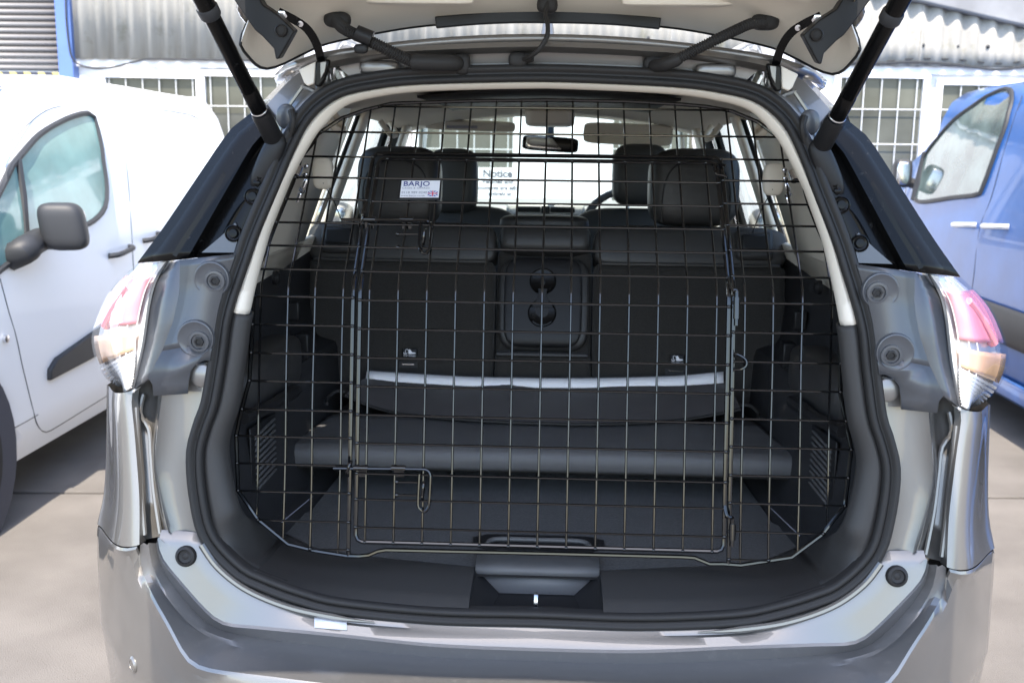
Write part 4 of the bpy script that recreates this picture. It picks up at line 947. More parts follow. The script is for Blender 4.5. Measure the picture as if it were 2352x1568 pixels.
# --- tail lamps
L1 = L([(384, 598), (357, 647), (343, 700), (328, 799), (305, 894)], off(Sf, .041))
L2 = [at(x, y, Y) for x, y, Y in ((317, 604, .075), (262, 656, .13), (231, 709, .17), (211, 769, .185), (216, 816, .18), (234, 856, .16), (262, 884, .13), (302, 895, .06))]
N_ = 41
def lamp_grid(inset):
    a, b = crs(L1, N_), crs(L2, N_); rows = []
    for k in range(9):
        t = k/8; r = []
        for p, q in zip(a, b):
            c = p.lerp(q, t) + Vector((0, -.05*math.sin(math.pi*t**.8)*(1-t)**.5, 0))
            r.append(c + Vector((inset*.6, inset, 0)))
        rows.append(r)
    return rows
def lpart(rows, i0, i1, k0=0, k1=8): return MB().grid([r[i0:i1+1] for r in rows[k0:k1+1]])
G0, G1, G2 = lamp_grid(0), lamp_grid(.006), lamp_grid(.014)
for sg in (1, -1):
    mk_ = (lambda m: m) if sg == 1 else (lambda m: m.copyflip())
    lamp = mk_(MB().grid(G2)).build('tail_lamp', clear_m, CAR, solid=.006, off=-1)
    i1, i2, i3, i4 = 5, 19, 21, 26
    mk_(lpart(G1, i1, i2, 1, 8)).build('red_lens', red_m, lamp, solid=.003)
    mk_(lpart(G1, i3, i4, 1, 8)).build('amber_lens', amber_m, lamp, solid=.003)
    for k in range(12):
        i = i4+1+k
        m = MB(); m.tube([G1[j][min(i, N_-1)] for j in range(1, 9)], .0035, 6); mk_(m).build('reversing_rib', clear_m, lamp)
    for j in (1, 2, 3):
        m = MB(); m.tube(G1[j][2:38], .0014, 5); mk_(m).build('lamp_rib', clear_m, lamp)
    m = MB(); m.tube(crs([G1[4][8], G1[5][13], G1[6][19]], 14), [.008]*7+[.010]*7, 8); mk_(m).build('light_guide', red_m, lamp)
    mk_(MB().grid(G0)).build('outer_lens', lens_m, lamp)
    m = MB(); m.tube(G0[0], .003, 6); mk_(m).build('lamp_gasket', housing_m, lamp)
# --- quarter panel strip below the lamp
Ef = lambda x, z: lerp(z, [(.79, -.088), (.95, -.045), (1.1, -.01)])
qe = crs(L([(305, 896), (302, 923), (308, 985), (313, 1045), (320, 1145), (320, 1250)], Ef), 14)
qs = crs(L([(234, 884), (233, 960), (232, 1045), (227, 1132), (215, 1189), (212, 1203)], off(Ef, .20)), 14)
rows = []
for t in [1-(1-k/26)**1.25 for k in range(27)]: rows.append([a.lerp(b, t)+Vector((.010*t, -.045*math.sin(math.pi*t**.8)*(1-t)**.6, 0)) for a, b in zip(qe, qs)])
rows.insert(0, [p+Vector((.004, .02, 0)) for p in qe]); rows.append([p+Vector((.004, .06, 0)) for p in qs]); rows.append([p+Vector((.002, .2, 0)) for p in qs])
QB = [r[-1].copy() for r in rows]
m = MB(); m.grid(rows); both(m, 'rear_quarter_panel', paint, CAR, ang=50)
# --- door-jamb gutter between quarter panel and seal
cols = [([(303, 840), (303, 905), (313, 1045), (320, 1145), (320, 1246)], off(Ef, .004)), ([(311, 840), (312, 905), (320, 1045), (326, 1145), (331, 1238)], off(Ef, .040)), ([(340, 840), (340, 905), (345, 1045), (350, 1145), (366, 1232)], off(Ef, .045)),
        ([(358, 840), (362, 905), (349, 1045), (360, 1145), (378, 1222)], off(Ef, .036)), ([(374, 840), (372, 905), (357, 1045), (369, 1145), (387, 1220)], off(Sf, -.006)), ([(388, 840), (386, 905), (369, 1045), (380, 1145), (397, 1225)], off(Sf, .002)), ([(430, 840), (425, 905), (400, 1045), (410, 1145), (430, 1232)], off(Sf, .012)), ([(486, 840), (470, 905), (434, 1045), (442, 1145), (464, 1240)], off(Sf, .004))]
rows = [crs(L(p, f), 20) for p, f in cols]
m = MB(); m.grid(rows); both(m, 'jamb_panel', paint, CAR, ang=50)
for pts, d in (([(313, 935), (318, 1045), (326, 1145), (333, 1228)], .012), ([(330, 905), (322, 950), (342, 985), (347, 1045), (354, 1130), (368, 1225)], .028)):
    m = MB(); m.tube(crs(L(pts, off(Ef, d)), 24), .004, 6); both(m, 'jamb_bead', paint, CAR)
q = on(463, 862, off(Sf, -.004)); m = MB(); m.lathe(q+Vector((0, .006, 0)), (0, -1, .1), [(.021, -.03), (.021, .006), (.0195, .010), (.017, .0115), (0, .0115)], 28); both(m, 'jamb_boss', paint, CAR)
# --- bumper
Y1 = lambda x, z: lerp(-abs(x), [(-.66, -.110), (-.60, -.126), (-.50, -.134), (-.3, -.139), (0, -.140)])
Y2 = lambda x, z: lerp(-abs(x), [(-.68, -.100), (-.62, -.138), (-.50, -.157), (-.3, -.167), (0, -.170)])
Yb = lambda x, z: lerp(-abs(x), [(-.86, .22), (-.82, .07), (-.75, -.03), (-.70, -.09), (-.66, -.15), (-.60, -.20), (-.50, -.243), (-.3, -.275), (0, -.285)])
NB = 40
b0_ = crs(L([(366, 1234), (447, 1240), (463, 1250), (500, 1300), (567, 1352), (667, 1393), (784, 1416), (1000, 1434), (1236, 1440)], off(Sf, -.006)), NB)
b1_ = crs(L([(362, 1237), (373, 1279), (417, 1335), (483, 1407), (523, 1429), (600, 1437), (784, 1455), (1000, 1477), (1236, 1487)], Y1), NB)
b2_ = crs(L([(341, 1246), (350, 1299), (383, 1362), (443, 1429), (517, 1465), (640, 1490), (784, 1509), (1000, 1528), (1236, 1535)], Y2), NB)
b3_ = crs(L([(321, 1252), (325, 1305), (353, 1369), (387, 1429), (423, 1495), (450, 1522), (500, 1537), (633, 1554), (784, 1572), (1000, 1590), (1236, 1600)], Yb), NB)
bm_ = [a.lerp(b, .6)+Vector((0, .016, -.010)) for a, b in zip(b1_, b2_)]
bl_ = [p+Vector((0, -.004, -.004)) for p in b1_]
b0l = [p+Vector((0, .012, .010)) for p in b0_]
b2l = [p.lerp(q, .12)+Vector((0, 0, -.003)) for p, q in zip(b2_, b3_)]; b2m = [p.lerp(q, .55)+Vector((0, 0, .003)) for p, q in zip(b2_, b3_)]
m = MB(); m.grid([span(r) for r in ([p+Vector((0, .02, -.02)) for p in b0l], b0l, b0_, [p+Vector((0, -.004, -.007)) for p in b0_], [a.lerp(b, .5)+Vector((0, 0, .002)) for a, b in zip(b0_, b1_)], b1_)]); shelf = m.build('bumper_shelf', paint, CAR, ang=35)
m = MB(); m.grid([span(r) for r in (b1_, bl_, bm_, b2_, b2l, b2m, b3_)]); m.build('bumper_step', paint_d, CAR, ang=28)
# raised lip that follows the seal on each side
lp = L([(463, 1250), (500, 1302), (567, 1354), (667, 1395), (784, 1419), (860, 1428)], off(Sf, -.014)); m = MB(); m.tube(crs(lp, 30), [.006]*24+[.005, .004, .003, .002, .0015, .001], 8); both(m, 'shelf_lip', paint, CAR)
# face of the bumper, corner wrapped round to the wheel
seam_ = [p+Vector((0, 0, -.003)) for p in QB[2:27:3]]
face_top = list(reversed(b3_)) + seam_   # centre -> corner
face_top = crs(face_top, 52); far = [face_top[-1]+Vector((-.012, .10, 0)), face_top[-1]+Vector((-.02, .30, -.0))]
face_top += far
rows = []
cen2 = Vector((0, .9, 0))
for dz, o, absz in ((0, 0, None), (.005, .004, None), (.02, .008, None), (.07, .014, None), (.14, .019, None), (None, .022, .545), (None, .016, .53), (None, -.004, .46), (None, -.02, .38), (None, -.06, .30)):
    r = []
    for p in face_top:
        dn = Vector((p.x, (p.y-.55)*.9, 0)); dn.normalize(); z = p.z-dz if dz is not None else absz
        if dz is not None: z = max(z, .56)
        oo = o*lerp(abs(p.x), [(.55, 1), (.85, .35)]); r.append(Vector((p.x+dn.x*oo, p.y+dn.y*oo, z)))
    rows.append(r)
cols_ = [crs([rows[k][j] for k in (2, 3, 4, 5, 6, 7, 8, 9)], 26) for j in range(len(rows[0]))]
rows = rows[:2] + [[c[k] for c in cols_] for k in range(26)]
for k, r in enumerate(rows):
    for it in range(0 if k < 2 else min(40, 4+k*6)):
        r[22:52] = [r[22]] + [Vector(((r[j-1].x+2*r[j].x+r[j+1].x)/4, (r[j-1].y+2*r[j].y+r[j+1].y)/4, r[j].z if k < 3 else (r[j-1].z+2*r[j].z+r[j+1].z)/4)) for j in range(23, 51)] + [r[51]]
full_rows = [[mir(p) for p in reversed(r)] + r for r in rows]
for r in full_rows: pass
m = MB(); m.grid(full_rows); bf = m.build('rear_bumper', paint, CAR, ang=32)
m = MB(); m.grid([[p+Vector((0, .01, -.005)) for p in full_rows[-1]], [p+Vector((p.x*-.05, .05, -.10)) for p in full_rows[-1]]]); m.build('bumper_valance', blk, CAR, solid=.01)
for px in (306,):
    q, nrm = hit(bf, px, 1525)
    m = MB(); m.lathe(q-nrm.normalized()*.006, nrm, [(.0155, -.008), (.0155, .007), (.0125, .010), (.0085, .010), (.008, .0085), (.0075, .0095), (0, .010)], 24); both(m, 'parking_sensor', paint, CAR)
# rubber buffers
q, bn_ = hit(shelf, 428, 1276)
bq = min((a.lerp(b, t) for a, b in zip(b0_, b1_) for t in (.3, .5, .7)), key=lambda p: (Vector((p.x, 0, p.z))-Vector((q.x, 0, q.z))).length)
m = MB(); ax = bn_; m.lathe(q, ax, [(.0185, -.012), (.0185, .004), (.0165, .009), (.0125, .011), (.011, .006), (.006, .005), (.004, .006), (0, .006)], 24); both(m, 'rubber_buffer', rubber, CAR)
# white sticker on the shelf
def lpick(px, py):
    best = None
    for a, b in zip(b0_, b1_):
        for t in [i/30 for i in range(31)]:
            p = a.lerp(b, t); d = (p-CP); zc_ = d.dot(_fw); u = 1176+F*d.dot(RT)/zc_; v = 784-F*d.dot(UP)/zc_; e = (u-px)**2+(v-py)**2
            if best is None or e < best[0]: best = (e, p)
    return best[1]
sk = [hit(shelf, *p)[0]+hit(shelf, *p)[1]*.0025 for p in ((722, 1418), (797, 1426), (797, 1447), (723, 1441))]
m = MB(); m.poly(sk); m.build('white_sticker', label_w, CAR, solid=.0006)
# --- raised tailgate
eh = [at(x, y, Y) for x, y, Y in ((573, 45, .02), (556, 80, .0), (552, 104, .0), (570, 130, .03), (592, 152, .07), (615, 158, .095), (650, 147, .11), (700, 122, .13), (760, 98, .14), (900, 70, .15), (1001, 57, .15), (1120, 50, .15), (1250, 47, .15))]
edge = crs(eh, 40); E_ = span(edge)
def tgz(x, y): return 1.752+.30*(.05-y)*(1 if y > -.6 else 1)-.24*x*x - (.06*max(0, -y-.55))
def trow(k, y): return [Vector((p.x*lerp(k, [(0, 1), (1, 1.0)]), p.y+(y-p.y)*k, 0)) for p in E_]
rows = [[p+Vector((0, .004, .010)) for p in E_], E_]
for y in (-.03, -.12, -.4, -.7, -1.04):
    rows.append([Vector((max(-.485, min(.485, p.x))*(1.0 if y > -.3 else 1.43), y-.05*(p.x/.55)**2*0, tgz(p.x, y))) for p in E_])  # out-of-view end widened and lengthened to shade the bumper and boot
m = MB(); m.grid(rows); tg = m.build('tailgate', cream, CAR, ang=40)
m = MB(); m.grid([[p+Vector((0, -.01, .055)) for p in r] for r in rows[1:]]); m.build('tailgate_skin', paint, CAR, solid=.01)
m = MB(); m.tube(E_, .0028, 6); m.build('spoiler_edge', blk_s, CAR)
# inner lining pad with its rounded edge
rows2 = []
for y, d in ((-.035, .0), (-.045, -.016), (-.2, -.020), (-.6, -.022), (-.9, -.018), (-.92, .0)):
    rows2.append([(x, y+.02*(1-(x/.42)**2)*(1 if y > -.1 else 0), tgz(x, y)+d) for x in [-.42+.84*k/20 for k in range(21)]])
m = MB(); m.grid(rows2); m.build('tailgate_lining', cream, CAR, ang=40)
for sg in (-1, 1):
    m = MB(); m.ball((sg*.22, .045, tgz(.22, .045)-.006), (.095, .016, .008), .35); m.build('lining_rib', cream, CAR)
sp = [at(x, y, .125) for x, y in ((1001, 53), (1090, 45), (1180, 41), (1256, 41), (1330, 42), (1420, 46), (1516, 55))]
m = MB(); m.sweep(crs(sp, 40), [(-.010, -.004), (-.010, .008), (.010, .008), (.010, -.004)]); m.build('spoiler_strip', gloss_blk if False else blk_s, CAR, bevel=.002)
ga = [at(x, y, -.065) for x, y in ((480, -80), (600, -70), (590, -12), (604, 12), (640, 36), (676, 72), (640, 136), (633, 137), (628, 112), (602, 84), (585, 70), (560, 35), (537, 0))]
m = MB(); m.prism(ga, (0, .028, .004)); both(m, 'tailgate_garnish', blk_s, CAR, bevel=.006, seg=3)
q = at(645, 70, -.069); m = MB(); m.lathe(q, (0, -1, -.1), [(.010, -.004), (.010, .003), (.0075, .005), (.007, .002), (0, .003)], 18); both(m, 'garnish_plug', rubber, CAR)
hg = [at(x, y, Y) for x, y, Y in ((640, 28, -.03), (672, 44, -.01), (700, 62, .01), (718, 84, .02), (730, 110, .035), (737, 138, .045), (738, 150, .06))]
m = MB(); m.sweep(crs(hg, 30), [(-.007, -.003), (-.007, .003), (.007, .003), (.007, -.003)]); both(m, 'tailgate_hinge', gloss_blk, CAR, bevel=.001)
q = at(647, 37, -.034); m = MB(); m.lathe(q, (.2, -1, -.3), [(.009, 0), (.009, .002), (.006, .003), (.006, .008), (.005, .009), (0, .009)], 6); both(m, 'hinge_bolt', zinc, CAR)
q = at(690, 55, -.0); m = MB(); m.lathe(q, (.2, -1, -.3), [(.005, 0), (.005, .003), (0, .004)], 10); both(m, 'hinge_rivet', zinc, CAR)
pk_ = [at(x, y, .035) for x, y in ((686, 160), (726, 141), (722, 192), (706, 198), (698, 190))]; m = MB(); m.prism(pk_, (0, .008, 0)); both(m, 'hinge_pocket_cover', cream, CAR, bevel=.002)
pk_ = [at(x, y, .030) for x, y in ((724, 141), (757, 136), (753, 160), (744, 186), (733, 200), (722, 198))]; m = MB(); m.prism(pk_, (0, .014, 0)); both(m, 'hinge_bracket', gloss_blk, CAR, bevel=.003)
m = MB(); m.prism([at(x, y, .026) for x, y in ((735, 143), (750, 141), (746, 165), (736, 183))], (0, .003, 0)); both(m, 'bracket_plate', paint, CAR, bevel=.001)
# --- tailgate struts
sb, stp = at(630, 322, .015), at(452, -28, -.22)
dv = (stp-sb); Ls = dv.length; d1 = dv.normalized()
def seg(mb, a, b, prof): mb.lathe(sb+d1*a*Ls, d1, [(r, h*Ls*(b-a)) for r, h in prof], 24); return mb
m = MB(); seg(m, 0, .21, [(.004, -.02), (.0155, 0), (.0168, .08), (.0168, .9), (.0155, 1)]); stl = both(m, 'tailgate_strut', blk_s, CAR)
def sub(mb, name, mt): mb.build(name, mt, stl[0]); mb.copyflip().build(name, mt, stl[1])
m = MB(); seg(m, .205, .37, [(.013, 0), (.0138, .05), (.0138, .95), (.013, 1)]); sub(m, 'lower_tube', gloss_blk)
m = MB(); seg(m, .215, .228, [(.0140, 0), (.0146, .2), (.0146, .8), (.0140, 1)]); sub(m, 'bright_band', zinc)
m = MB(); seg(m, .365, .84, [(.0128, 0), (.0132, .01), (.0132, 1)]); sub(m, 'main_tube', gloss_blk)
m = MB(); seg(m, .835, .895, [(.0150, 0), (.0165, .15), (.0168, .85), (.0150, 1)]); sub(m, 'collar', van_blk)
m = MB(); seg(m, .88, 1.75, [(.0148, 0), (.0148, 1)]); sub(m, 'upper_tube', gloss_blk)
m = MB(); m.ball(sb+Vector((.004, .012, -.012)), (.019, .019, .022), .7); sub(m, 'ball_joint', blk_s)
# --- wiring conduits and washer hose between roof and tailgate
def conduit(pts, r, n, rib=True):
    P = crs(pts, n*4+1); rr = [r*(1.0 if (i % 4) in (1, 2) else .84) for i in range(len(P))] if rib else r
    return MB().tube(P, rr, 10)
cl = [at(770, 44, .05), at(782, 60, .03), at(800, 72, .01), at(835, 88, .0), at(880, 110, .0), at(920, 130, .01), at(950, 143, .025)]
wl_ = conduit(cl, .0105, 44).build('wiring_conduit', rubber, CAR)
m = MB(); m.tube(crs([at(944, 141, .020), at(960, 143, .02), at(1000, 144, .02), at(1040, 145, .03), at(1054, 147, .05)], 20), [.011]+[.0135]*16+[.013, .012, .010], 12); m.build('conduit_sleeve', rubber, wl_)
q = at(835, 82, -.006); m = MB(); m.tube([q+Vector((-.012, -.002, .004)), q+Vector((.014, .0, -.006))], .0135, 12); m.ball(q+Vector((-.004, -.004, -.022)), (.012, .006, .008), .7); m.build('cable_clip', blk_s, wl_)
q = at(775, 46, .055); m = MB(); m.ball(q, (.024, .014, .014), .8); m.build('grommet', rubber, wl_)
q = at(1062, 148, .052); m = MB(); m.ball(q, (.014, .012, .018), .7); m.build('grommet', rubber, wl_)
cr_ = [at(1755, 52, .045), at(1725, 55, .02), at(1692, 69, .01), at(1640, 94, .0), at(1590, 119, .005), at(1545, 141, .015), at(1515, 150, .04)]
wr_ = conduit(cr_, .0095, 50).build('wiring_conduit', rubber, CAR)
m = MB(); m.tube(crs([at(1562, 134, .01), at(1535, 146, .018), at(1510, 151, .04), at(1500, 152, .06)], 14), [.0095]+[.011]*13, 12); m.build('conduit_sleeve', rubber, wr_)
q = at(1757, 51, .055); m = MB(); m.ball(q, (.024, .012, .014), .7); m.build('grommet', rubber, wr_)
q = at(1503, 148, .062); m = MB(); m.ball(q, (.020, .012, .016), .8); m.build('grommet', rubber, wr_)
hz_ = [at(1259, 5, .05), at(1253, 30, .04), at(1258, 58, .02), at(1256, 85, .01), at(1240, 112, .01), at(1218, 130, .025), at(1200, 137, .05)]
m = MB(); m.tube(crs(hz_, 40), .0042, 8); wh = m.build('washer_hose', rubber, CAR)
q = at(1257, 12, .06); m = MB(); m.ball(q, (.018, .014, .014), .7); m.build('grommet', rubber, wh)
q = at(1190, 138, .055); m = MB(); m.ball(q, (.017, .012, .013), .7); m.tube([q, q+Vector((.025, -.008, .004))], .008, 8); m.build('grommet', rubber, wh)
# ================================================================== wire dog guard in the boot opening
def Gf(x, z):
    a = .006+.186*(z-.864); b = .0745+.962*(z-1.238); k = .012
    h = max(0, min(1, .5+.5*(b-a)/k)) if abs(b-a) < k else (1 if b > a else 0)
    return max(a, b)+ (k*.25*(1-abs(b-a)/k)**2 if abs(b-a) < k else 0)
DG = thing('dog_guard', 'black wire mesh dog guard with a hinged door standing across the boot opening', 'dog guard', (0, 0, .75))
RF, RW = .0041, .0021
def Gp(x, y): return on(x, y, Gf)
def onG(x, z, d=0): return Vector((x, Gf(x, z)+d, z))
outL = [(797, 1276), (727, 1265), (662, 1249), (593, 1192), (547, 1125), (543, 999), (556, 938), (573, 873), (577, 809), (583, 679), (584, 656), (592, 617), (615, 563), (635, 510), (657, 457), (678, 407), (693, 359), (715, 333), (730, 308), (784, 272), (837, 253), (899, 238), (1080, 232), (1256, 230)]
outR = [(1256, 230), (1440, 233), (1568, 240), (1623, 245), (1680, 255), (1740, 280), (1788, 315), (1805, 337), (1826, 368), (1843, 417), (1858, 470), (1880, 526), (1903, 578), (1921, 637), (1929, 665), (1931, 703), (1931, 800), (1930, 903), (1943, 966), (1955, 1031), (1948, 1095), (1941, 1160), (1888, 1227), (1818, 1279), (1701, 1297)]
def dense(P, step=.012):
    out = [P[0]]
    for a, b in zip(P, P[1:]):
        n = max(1, int((b-a).length/step))
        for k in range(1, n+1):
            p = a.lerp(b, k/n); out.append(Vector((p.x, Gf(p.x, p.z), p.z)))
    return out
PL = [Gp(*p) for p in outL]; PR = [Gp(*p) for p in outR]
bar = [Gp(*p)+Vector((0, -.004, 0)) for p in ((1701, 1297), (1661, 1294), (1630, 1294), (1595, 1280), (1568, 1278), (1250, 1270), (887, 1262), (868, 1265), (847, 1274), (825, 1276), (797, 1276))]
ring = dense(PL) + dense(PR)[1:] + dense(bar)[1:-1]
m = MB(); m.tube(ring, RF, 8, closed=True); m.build('outer_frame', wire_m, DG)
OUT = [(p.x, p.z) for p in PL+PR[1:]+bar[1:-1]]
def crossz(x):
    zs_ = []
    n = len(OUT)
    for i in range(n):
        (x0, z0), (x1, z1) = OUT[i], OUT[(i+1) % n]
        if (x0-x)*(x1-x) <= 0 and x0 != x1: zs_.append(z0+(z1-z0)*(x-x0)/(x1-x0))
    return min(zs_), max(zs_)
def crossx(z):
    xs_ = []
    n = len(OUT)
    for i in range(n):
        (x0, z0), (x1, z1) = OUT[i], OUT[(i+1) % n]
        if (z0-z)*(z1-z) <= 0 and z0 != z1: xs_.append(x0+(x1-x0)*(z-z0)/(z1-z0))
    return min(xs_), max(xs_)
def zrange(z0, z1, step=.015):
    n = max(2, int(abs(z1-z0)/step)); return [z0+(z1-z0)*k/n for k in range(n+1)]
def vwire(x, z0, z1, parent, r=RW, d=0.0, name='wire'):
    m = MB(); ph = random.uniform(0, 6); m.tube([onG(x+.0006*math.sin(z*16+ph), z, d+.0005*math.sin(z*23+ph)) for z in zrange(z0, z1)], r, 6)
    m.lathe(onG(x, z1, d), (0, -1, 0), [(.0, -.004), (.003, -.002), (.003, .002), (0, .004)], 6) if False else None
    return m.build(name, wire_m, parent)
def hwire(z, x0, x1, parent, r=RW, d=-.003, name='wire'):
    m = MB(); m.tube([onG(x0, z, d), onG(x0+.006, z, d-.0004), onG((x0+x1)/2, z, d-.0008), onG(x1-.006, z, d-.0004), onG(x1, z, d)], r, 6)
    for x in (x0, x1): m.ball(onG(x, z, d+.001), (.0042, .0042, .0036), .9, None, 8, 6)
    return m.build(name, wire_m, parent)
# door opening
dzT = Gp(1256, 358).z
xLs, xRs = Gp(810, 750).x, Gp(1684, 766).x      # stiles of the fixed side panels
tb = [Gp(x, y) for x, y in ((851, 366), (856, 360), (1000, 357), (1256, 358), (1560, 360), (1655, 360), (1661, 366))]
m = MB(); m.tube(dense([Vector((xLs, Gf(0, dzT-.03), dzT-.03)), onG(xLs+.001, dzT-.008), onG(xLs+.008, dzT)] + [onG(xRs-.008, dzT), onG(xRs-.001, dzT-.008), onG(xRs, dzT-.03)]), RF, 8); m.build('door_header', wire_m, DG)
for x in (xLs, xRs):
    m = MB(); m.tube([onG(x, z) for z in zrange(crossz(x)[0], dzT-.02)], RF, 8); m.build('stile', wire_m, DG)
# fixed columns
colL = [Gp(x, 700).x for x in (599, 661.5, 723, 788)]; colR = [Gp(x, 700).x for x in (1711, 1776, 1843, 1910)]
p0, p1 = Gp(850, 690).x, Gp(1578, 703).x; stepx = (p1-p0)/11
colD = [p0+stepx*k for k in range(13)]
for x in colL+colR: z0, z1 = crossz(x); vwire(x, z0, z1, DG)
for x in colD:
    z0, z1 = crossz(x)
    if xLs+.004 < x < xRs-.004: vwire(x, dzT, z1, DG)
# fixed rows
rowsL = [(657, 457), (635, 510), (615, 563), (592, 617), (583, 679), (580, 744), (577, 809), (574, 873), (556, 938), (543, 999), (545, 1062), (547, 1125), (593, 1192), (693, 359), (678, 407)]
rowsR = [(1843, 417), (1858, 470), (1880, 520), (1903, 578), (1921, 638), (1931, 699), (1931, 767), (1931, 834), (1931, 899), (1943, 966), (1955, 1031), (1948, 1096), (1941, 1160), (1888, 1224), (1826, 368)]
for p in rowsL: z = Gp(*p).z; hwire(z, crossx(z)[0], xLs, DG)
for p in rowsR: z = Gp(*p).z; hwire(z, xRs, crossx(z)[1], DG)
z = Gp(690, 1258).z; hwire(z, crossx(z+.002)[0]+.02, xLs, DG); z = Gp(1760, 1285).z; hwire(z, xRs, crossx(z+.002)[1]-.02, DG)
for p in ((1256, 249), (1256, 309)): z = Gp(*p).z; a, b = crossx(z); hwire(z, a+.001, b-.001, DG)
# hinged door
ddy = -.006
xa, xb = Gp(827, 770).x, Gp(1671, 766).x; zt, zb_ = Gp(1256, 369).z, Gp(1241, 1252).z
loop = []
rc = .012
def dd(x, z): return onG(x, z, ddy)
pts = [dd(xa, z) for z in zrange(zb_+rc, zt-rc)] + [dd(xa+rc*.3, zt-rc*.3)] + [dd(xa+rc, zt), dd((xa+xb)/2, zt), dd(xb-rc, zt)] + [dd(xb-rc*.3, zt-rc*.3)] + [dd(xb, z) for z in zrange(zt-rc, zb_+rc)] + [dd(xb-rc*.3, zb_+rc*.3), dd(xb-rc, zb_), dd((xa+xb)/2, zb_), dd(xa+rc, zb_), dd(xa+rc*.3, zb_+rc*.3)]
m = MB(); m.tube(pts, RF, 8, closed=True); DOOR = m.build('guard_door', wire_m, DG)
for x in colD:
    if xa+.004 < x < xb-.004:
        m = MB(); m.tube([onG(x, z, ddy) for z in zrange(zb_, zt)], RW, 6)
        for z in (zb_, zt): m.ball(onG(x, z, ddy-.002), (.0036, .0042, .0036), .9, None, 8, 6)
        m.build('wire', wire_m, DOOR)
for p in ((852, 409), (840, 462), (835, 514), (829, 567), (829, 622), (828, 687.5), (827, 752.7), (826, 818.4), (826, 884), (826, 949), (826, 1014), (826, 1083), (826, 1142), (827, 1206)):
    z = Gp(*p).z; hwire(z, xa, xb, DOOR, d=ddy-.003)
# sliding bolts
def bolt_latch(px_rod, py_rod, px_r, py_bot, ytail, px_l, nm):
    D_ = -.016
    def g(x, y, d=D_): p = Gp(x, y); return p+Vector((0, d, 0))
    m = MB()
    P = [g(px_l, py_rod), g((px_l+px_r)/2, py_rod+1), g(px_r-22, py_rod+2), g(px_r-8, py_rod+4), g(px_r-1, py_rod+12), g(px_r, py_rod+25), g(px_r-3, py_bot-22), g(px_r-6, py_bot-9), g(px_r-15, py_bot-1), g(px_r-24, py_bot-9), g(px_r-28, py_bot-20), g(px_r-25, ytail)]
    m.tube(crs(P, 70), .0030, 8); m.build('sliding_bolt', wire_m, DOOR)
    for px in (px_l+62, px_l+148):
        q = g(px, py_rod, -.014); m = MB(); m.tube([q+Vector((-.013, 0, 0)), q+Vector((.013, 0, 0))], .0055, 10); m.box(q+Vector((0, .006, -.010)), (.018, .004, .016)); m.build('bolt_guide', wire_m, DOOR)
    for py in (py_rod+34, py_rod+64):
        q0, q1 = g(px_r-78, py, -.008), g(px_r-30, py, -.010); m = MB(); m.tube([q0, q1], .0022, 6); m.ball(q0, (.0045, .0045, .0045), 1, None, 8, 6); m.build('keeper_rod', wire_m, DOOR)
    q = g(px_r-17, (py_rod+py_bot)/2+2, -.010); m = MB()
    m.tube([q+Vector((.003*math.sin(a)*.6, -.006*math.cos(a)-.004, .017*math.sin(a))) for a in [2*math.pi*k/16 for k in range(16)]], .0026, 6, closed=True); m.build('padlock_eye', wire_m, DOOR)
    # ring on the fixed stile that takes the bolt
    q = onG(xLs, g(px_l+40, py_rod).z, -.012); m = MB(); m.tube([q+Vector((.005*math.cos(a), -.008*math.sin(a), .012*math.cos(a*1)+.0)) for a in [2*math.pi*k/16 for k in range(16)]], .0024, 6, closed=True)
    m.tube([q+Vector((0, .008, .018)), q+Vector((.002, -.006, .010)), q+Vector((-.001, -.006, -.008)), q+Vector((-.004, .008, -.020))], .0026, 6); m.build('bolt_ring', wire_m, DG)
bolt_latch(788, 503, 993, 582, 510, 788, 'a'); bolt_latch(770, 1069, 991, 1169, 1082, 770, 'b')
# hinges: a door wire pin in a sleeve on the fixed stile
for ya, yb_ in ((668, 738), (1186, 1243)):
    z0, z1 = Gp(1688, ya).z, Gp(1688, yb_).z
    m = MB(); m.tube([onG(xRs+.004, z, -.009) for z in (z0-.010, (z0+z1)/2, z1+.006)], .0062, 10); m.build('hinge_sleeve', wire_m, DG)
    m = MB(); m.tube(crs([onG(xb, z0+.022, -.008), onG(xb+.001, z0+.012, -.011), onG((xb+xRs)/2, z0+.004, -.014), onG(xRs+.003, z0+.002, -.011), onG(xRs+.004, z0-.008, -.009), onG(xRs+.004, z1, -.009), onG(xRs+.004, z1-.006, -.009)], 26), .0033, 8); m.build('hinge_pin', wire_m, DOOR)
z0, z1 = Gp(1690, 810).z, Gp(1690, 848).z
m = MB(); m.tube(crs([onG(xRs, z0, -.004), onG(xRs+.012, z0-.003, -.010), onG(xRs+.022, (z0+z1)/2+.004, -.012), onG(xRs+.022, (z0+z1)/2-.006, -.012), onG(xRs+.012, z1+.002, -.010), onG(xRs, z1, -.004)], 24), .0026, 8); m.tube([onG(xRs-.002, z0+.006, -.004), onG(xRs-.002, z1-.004, -.004)], .0030, 6); m.build('stay_loop', wire_m, DG)
c0 = [(1664, 381), (1650, 376), (1641, 381), (1639, 391), (1645, 400), (1656, 402), (1667, 406)]
m = MB(); m.tube(crs([Gp(*p)+Vector((0, -.012, 0)) for p in c0], 24), .0028, 8); m.build('spring_hook', wire_m, DG)
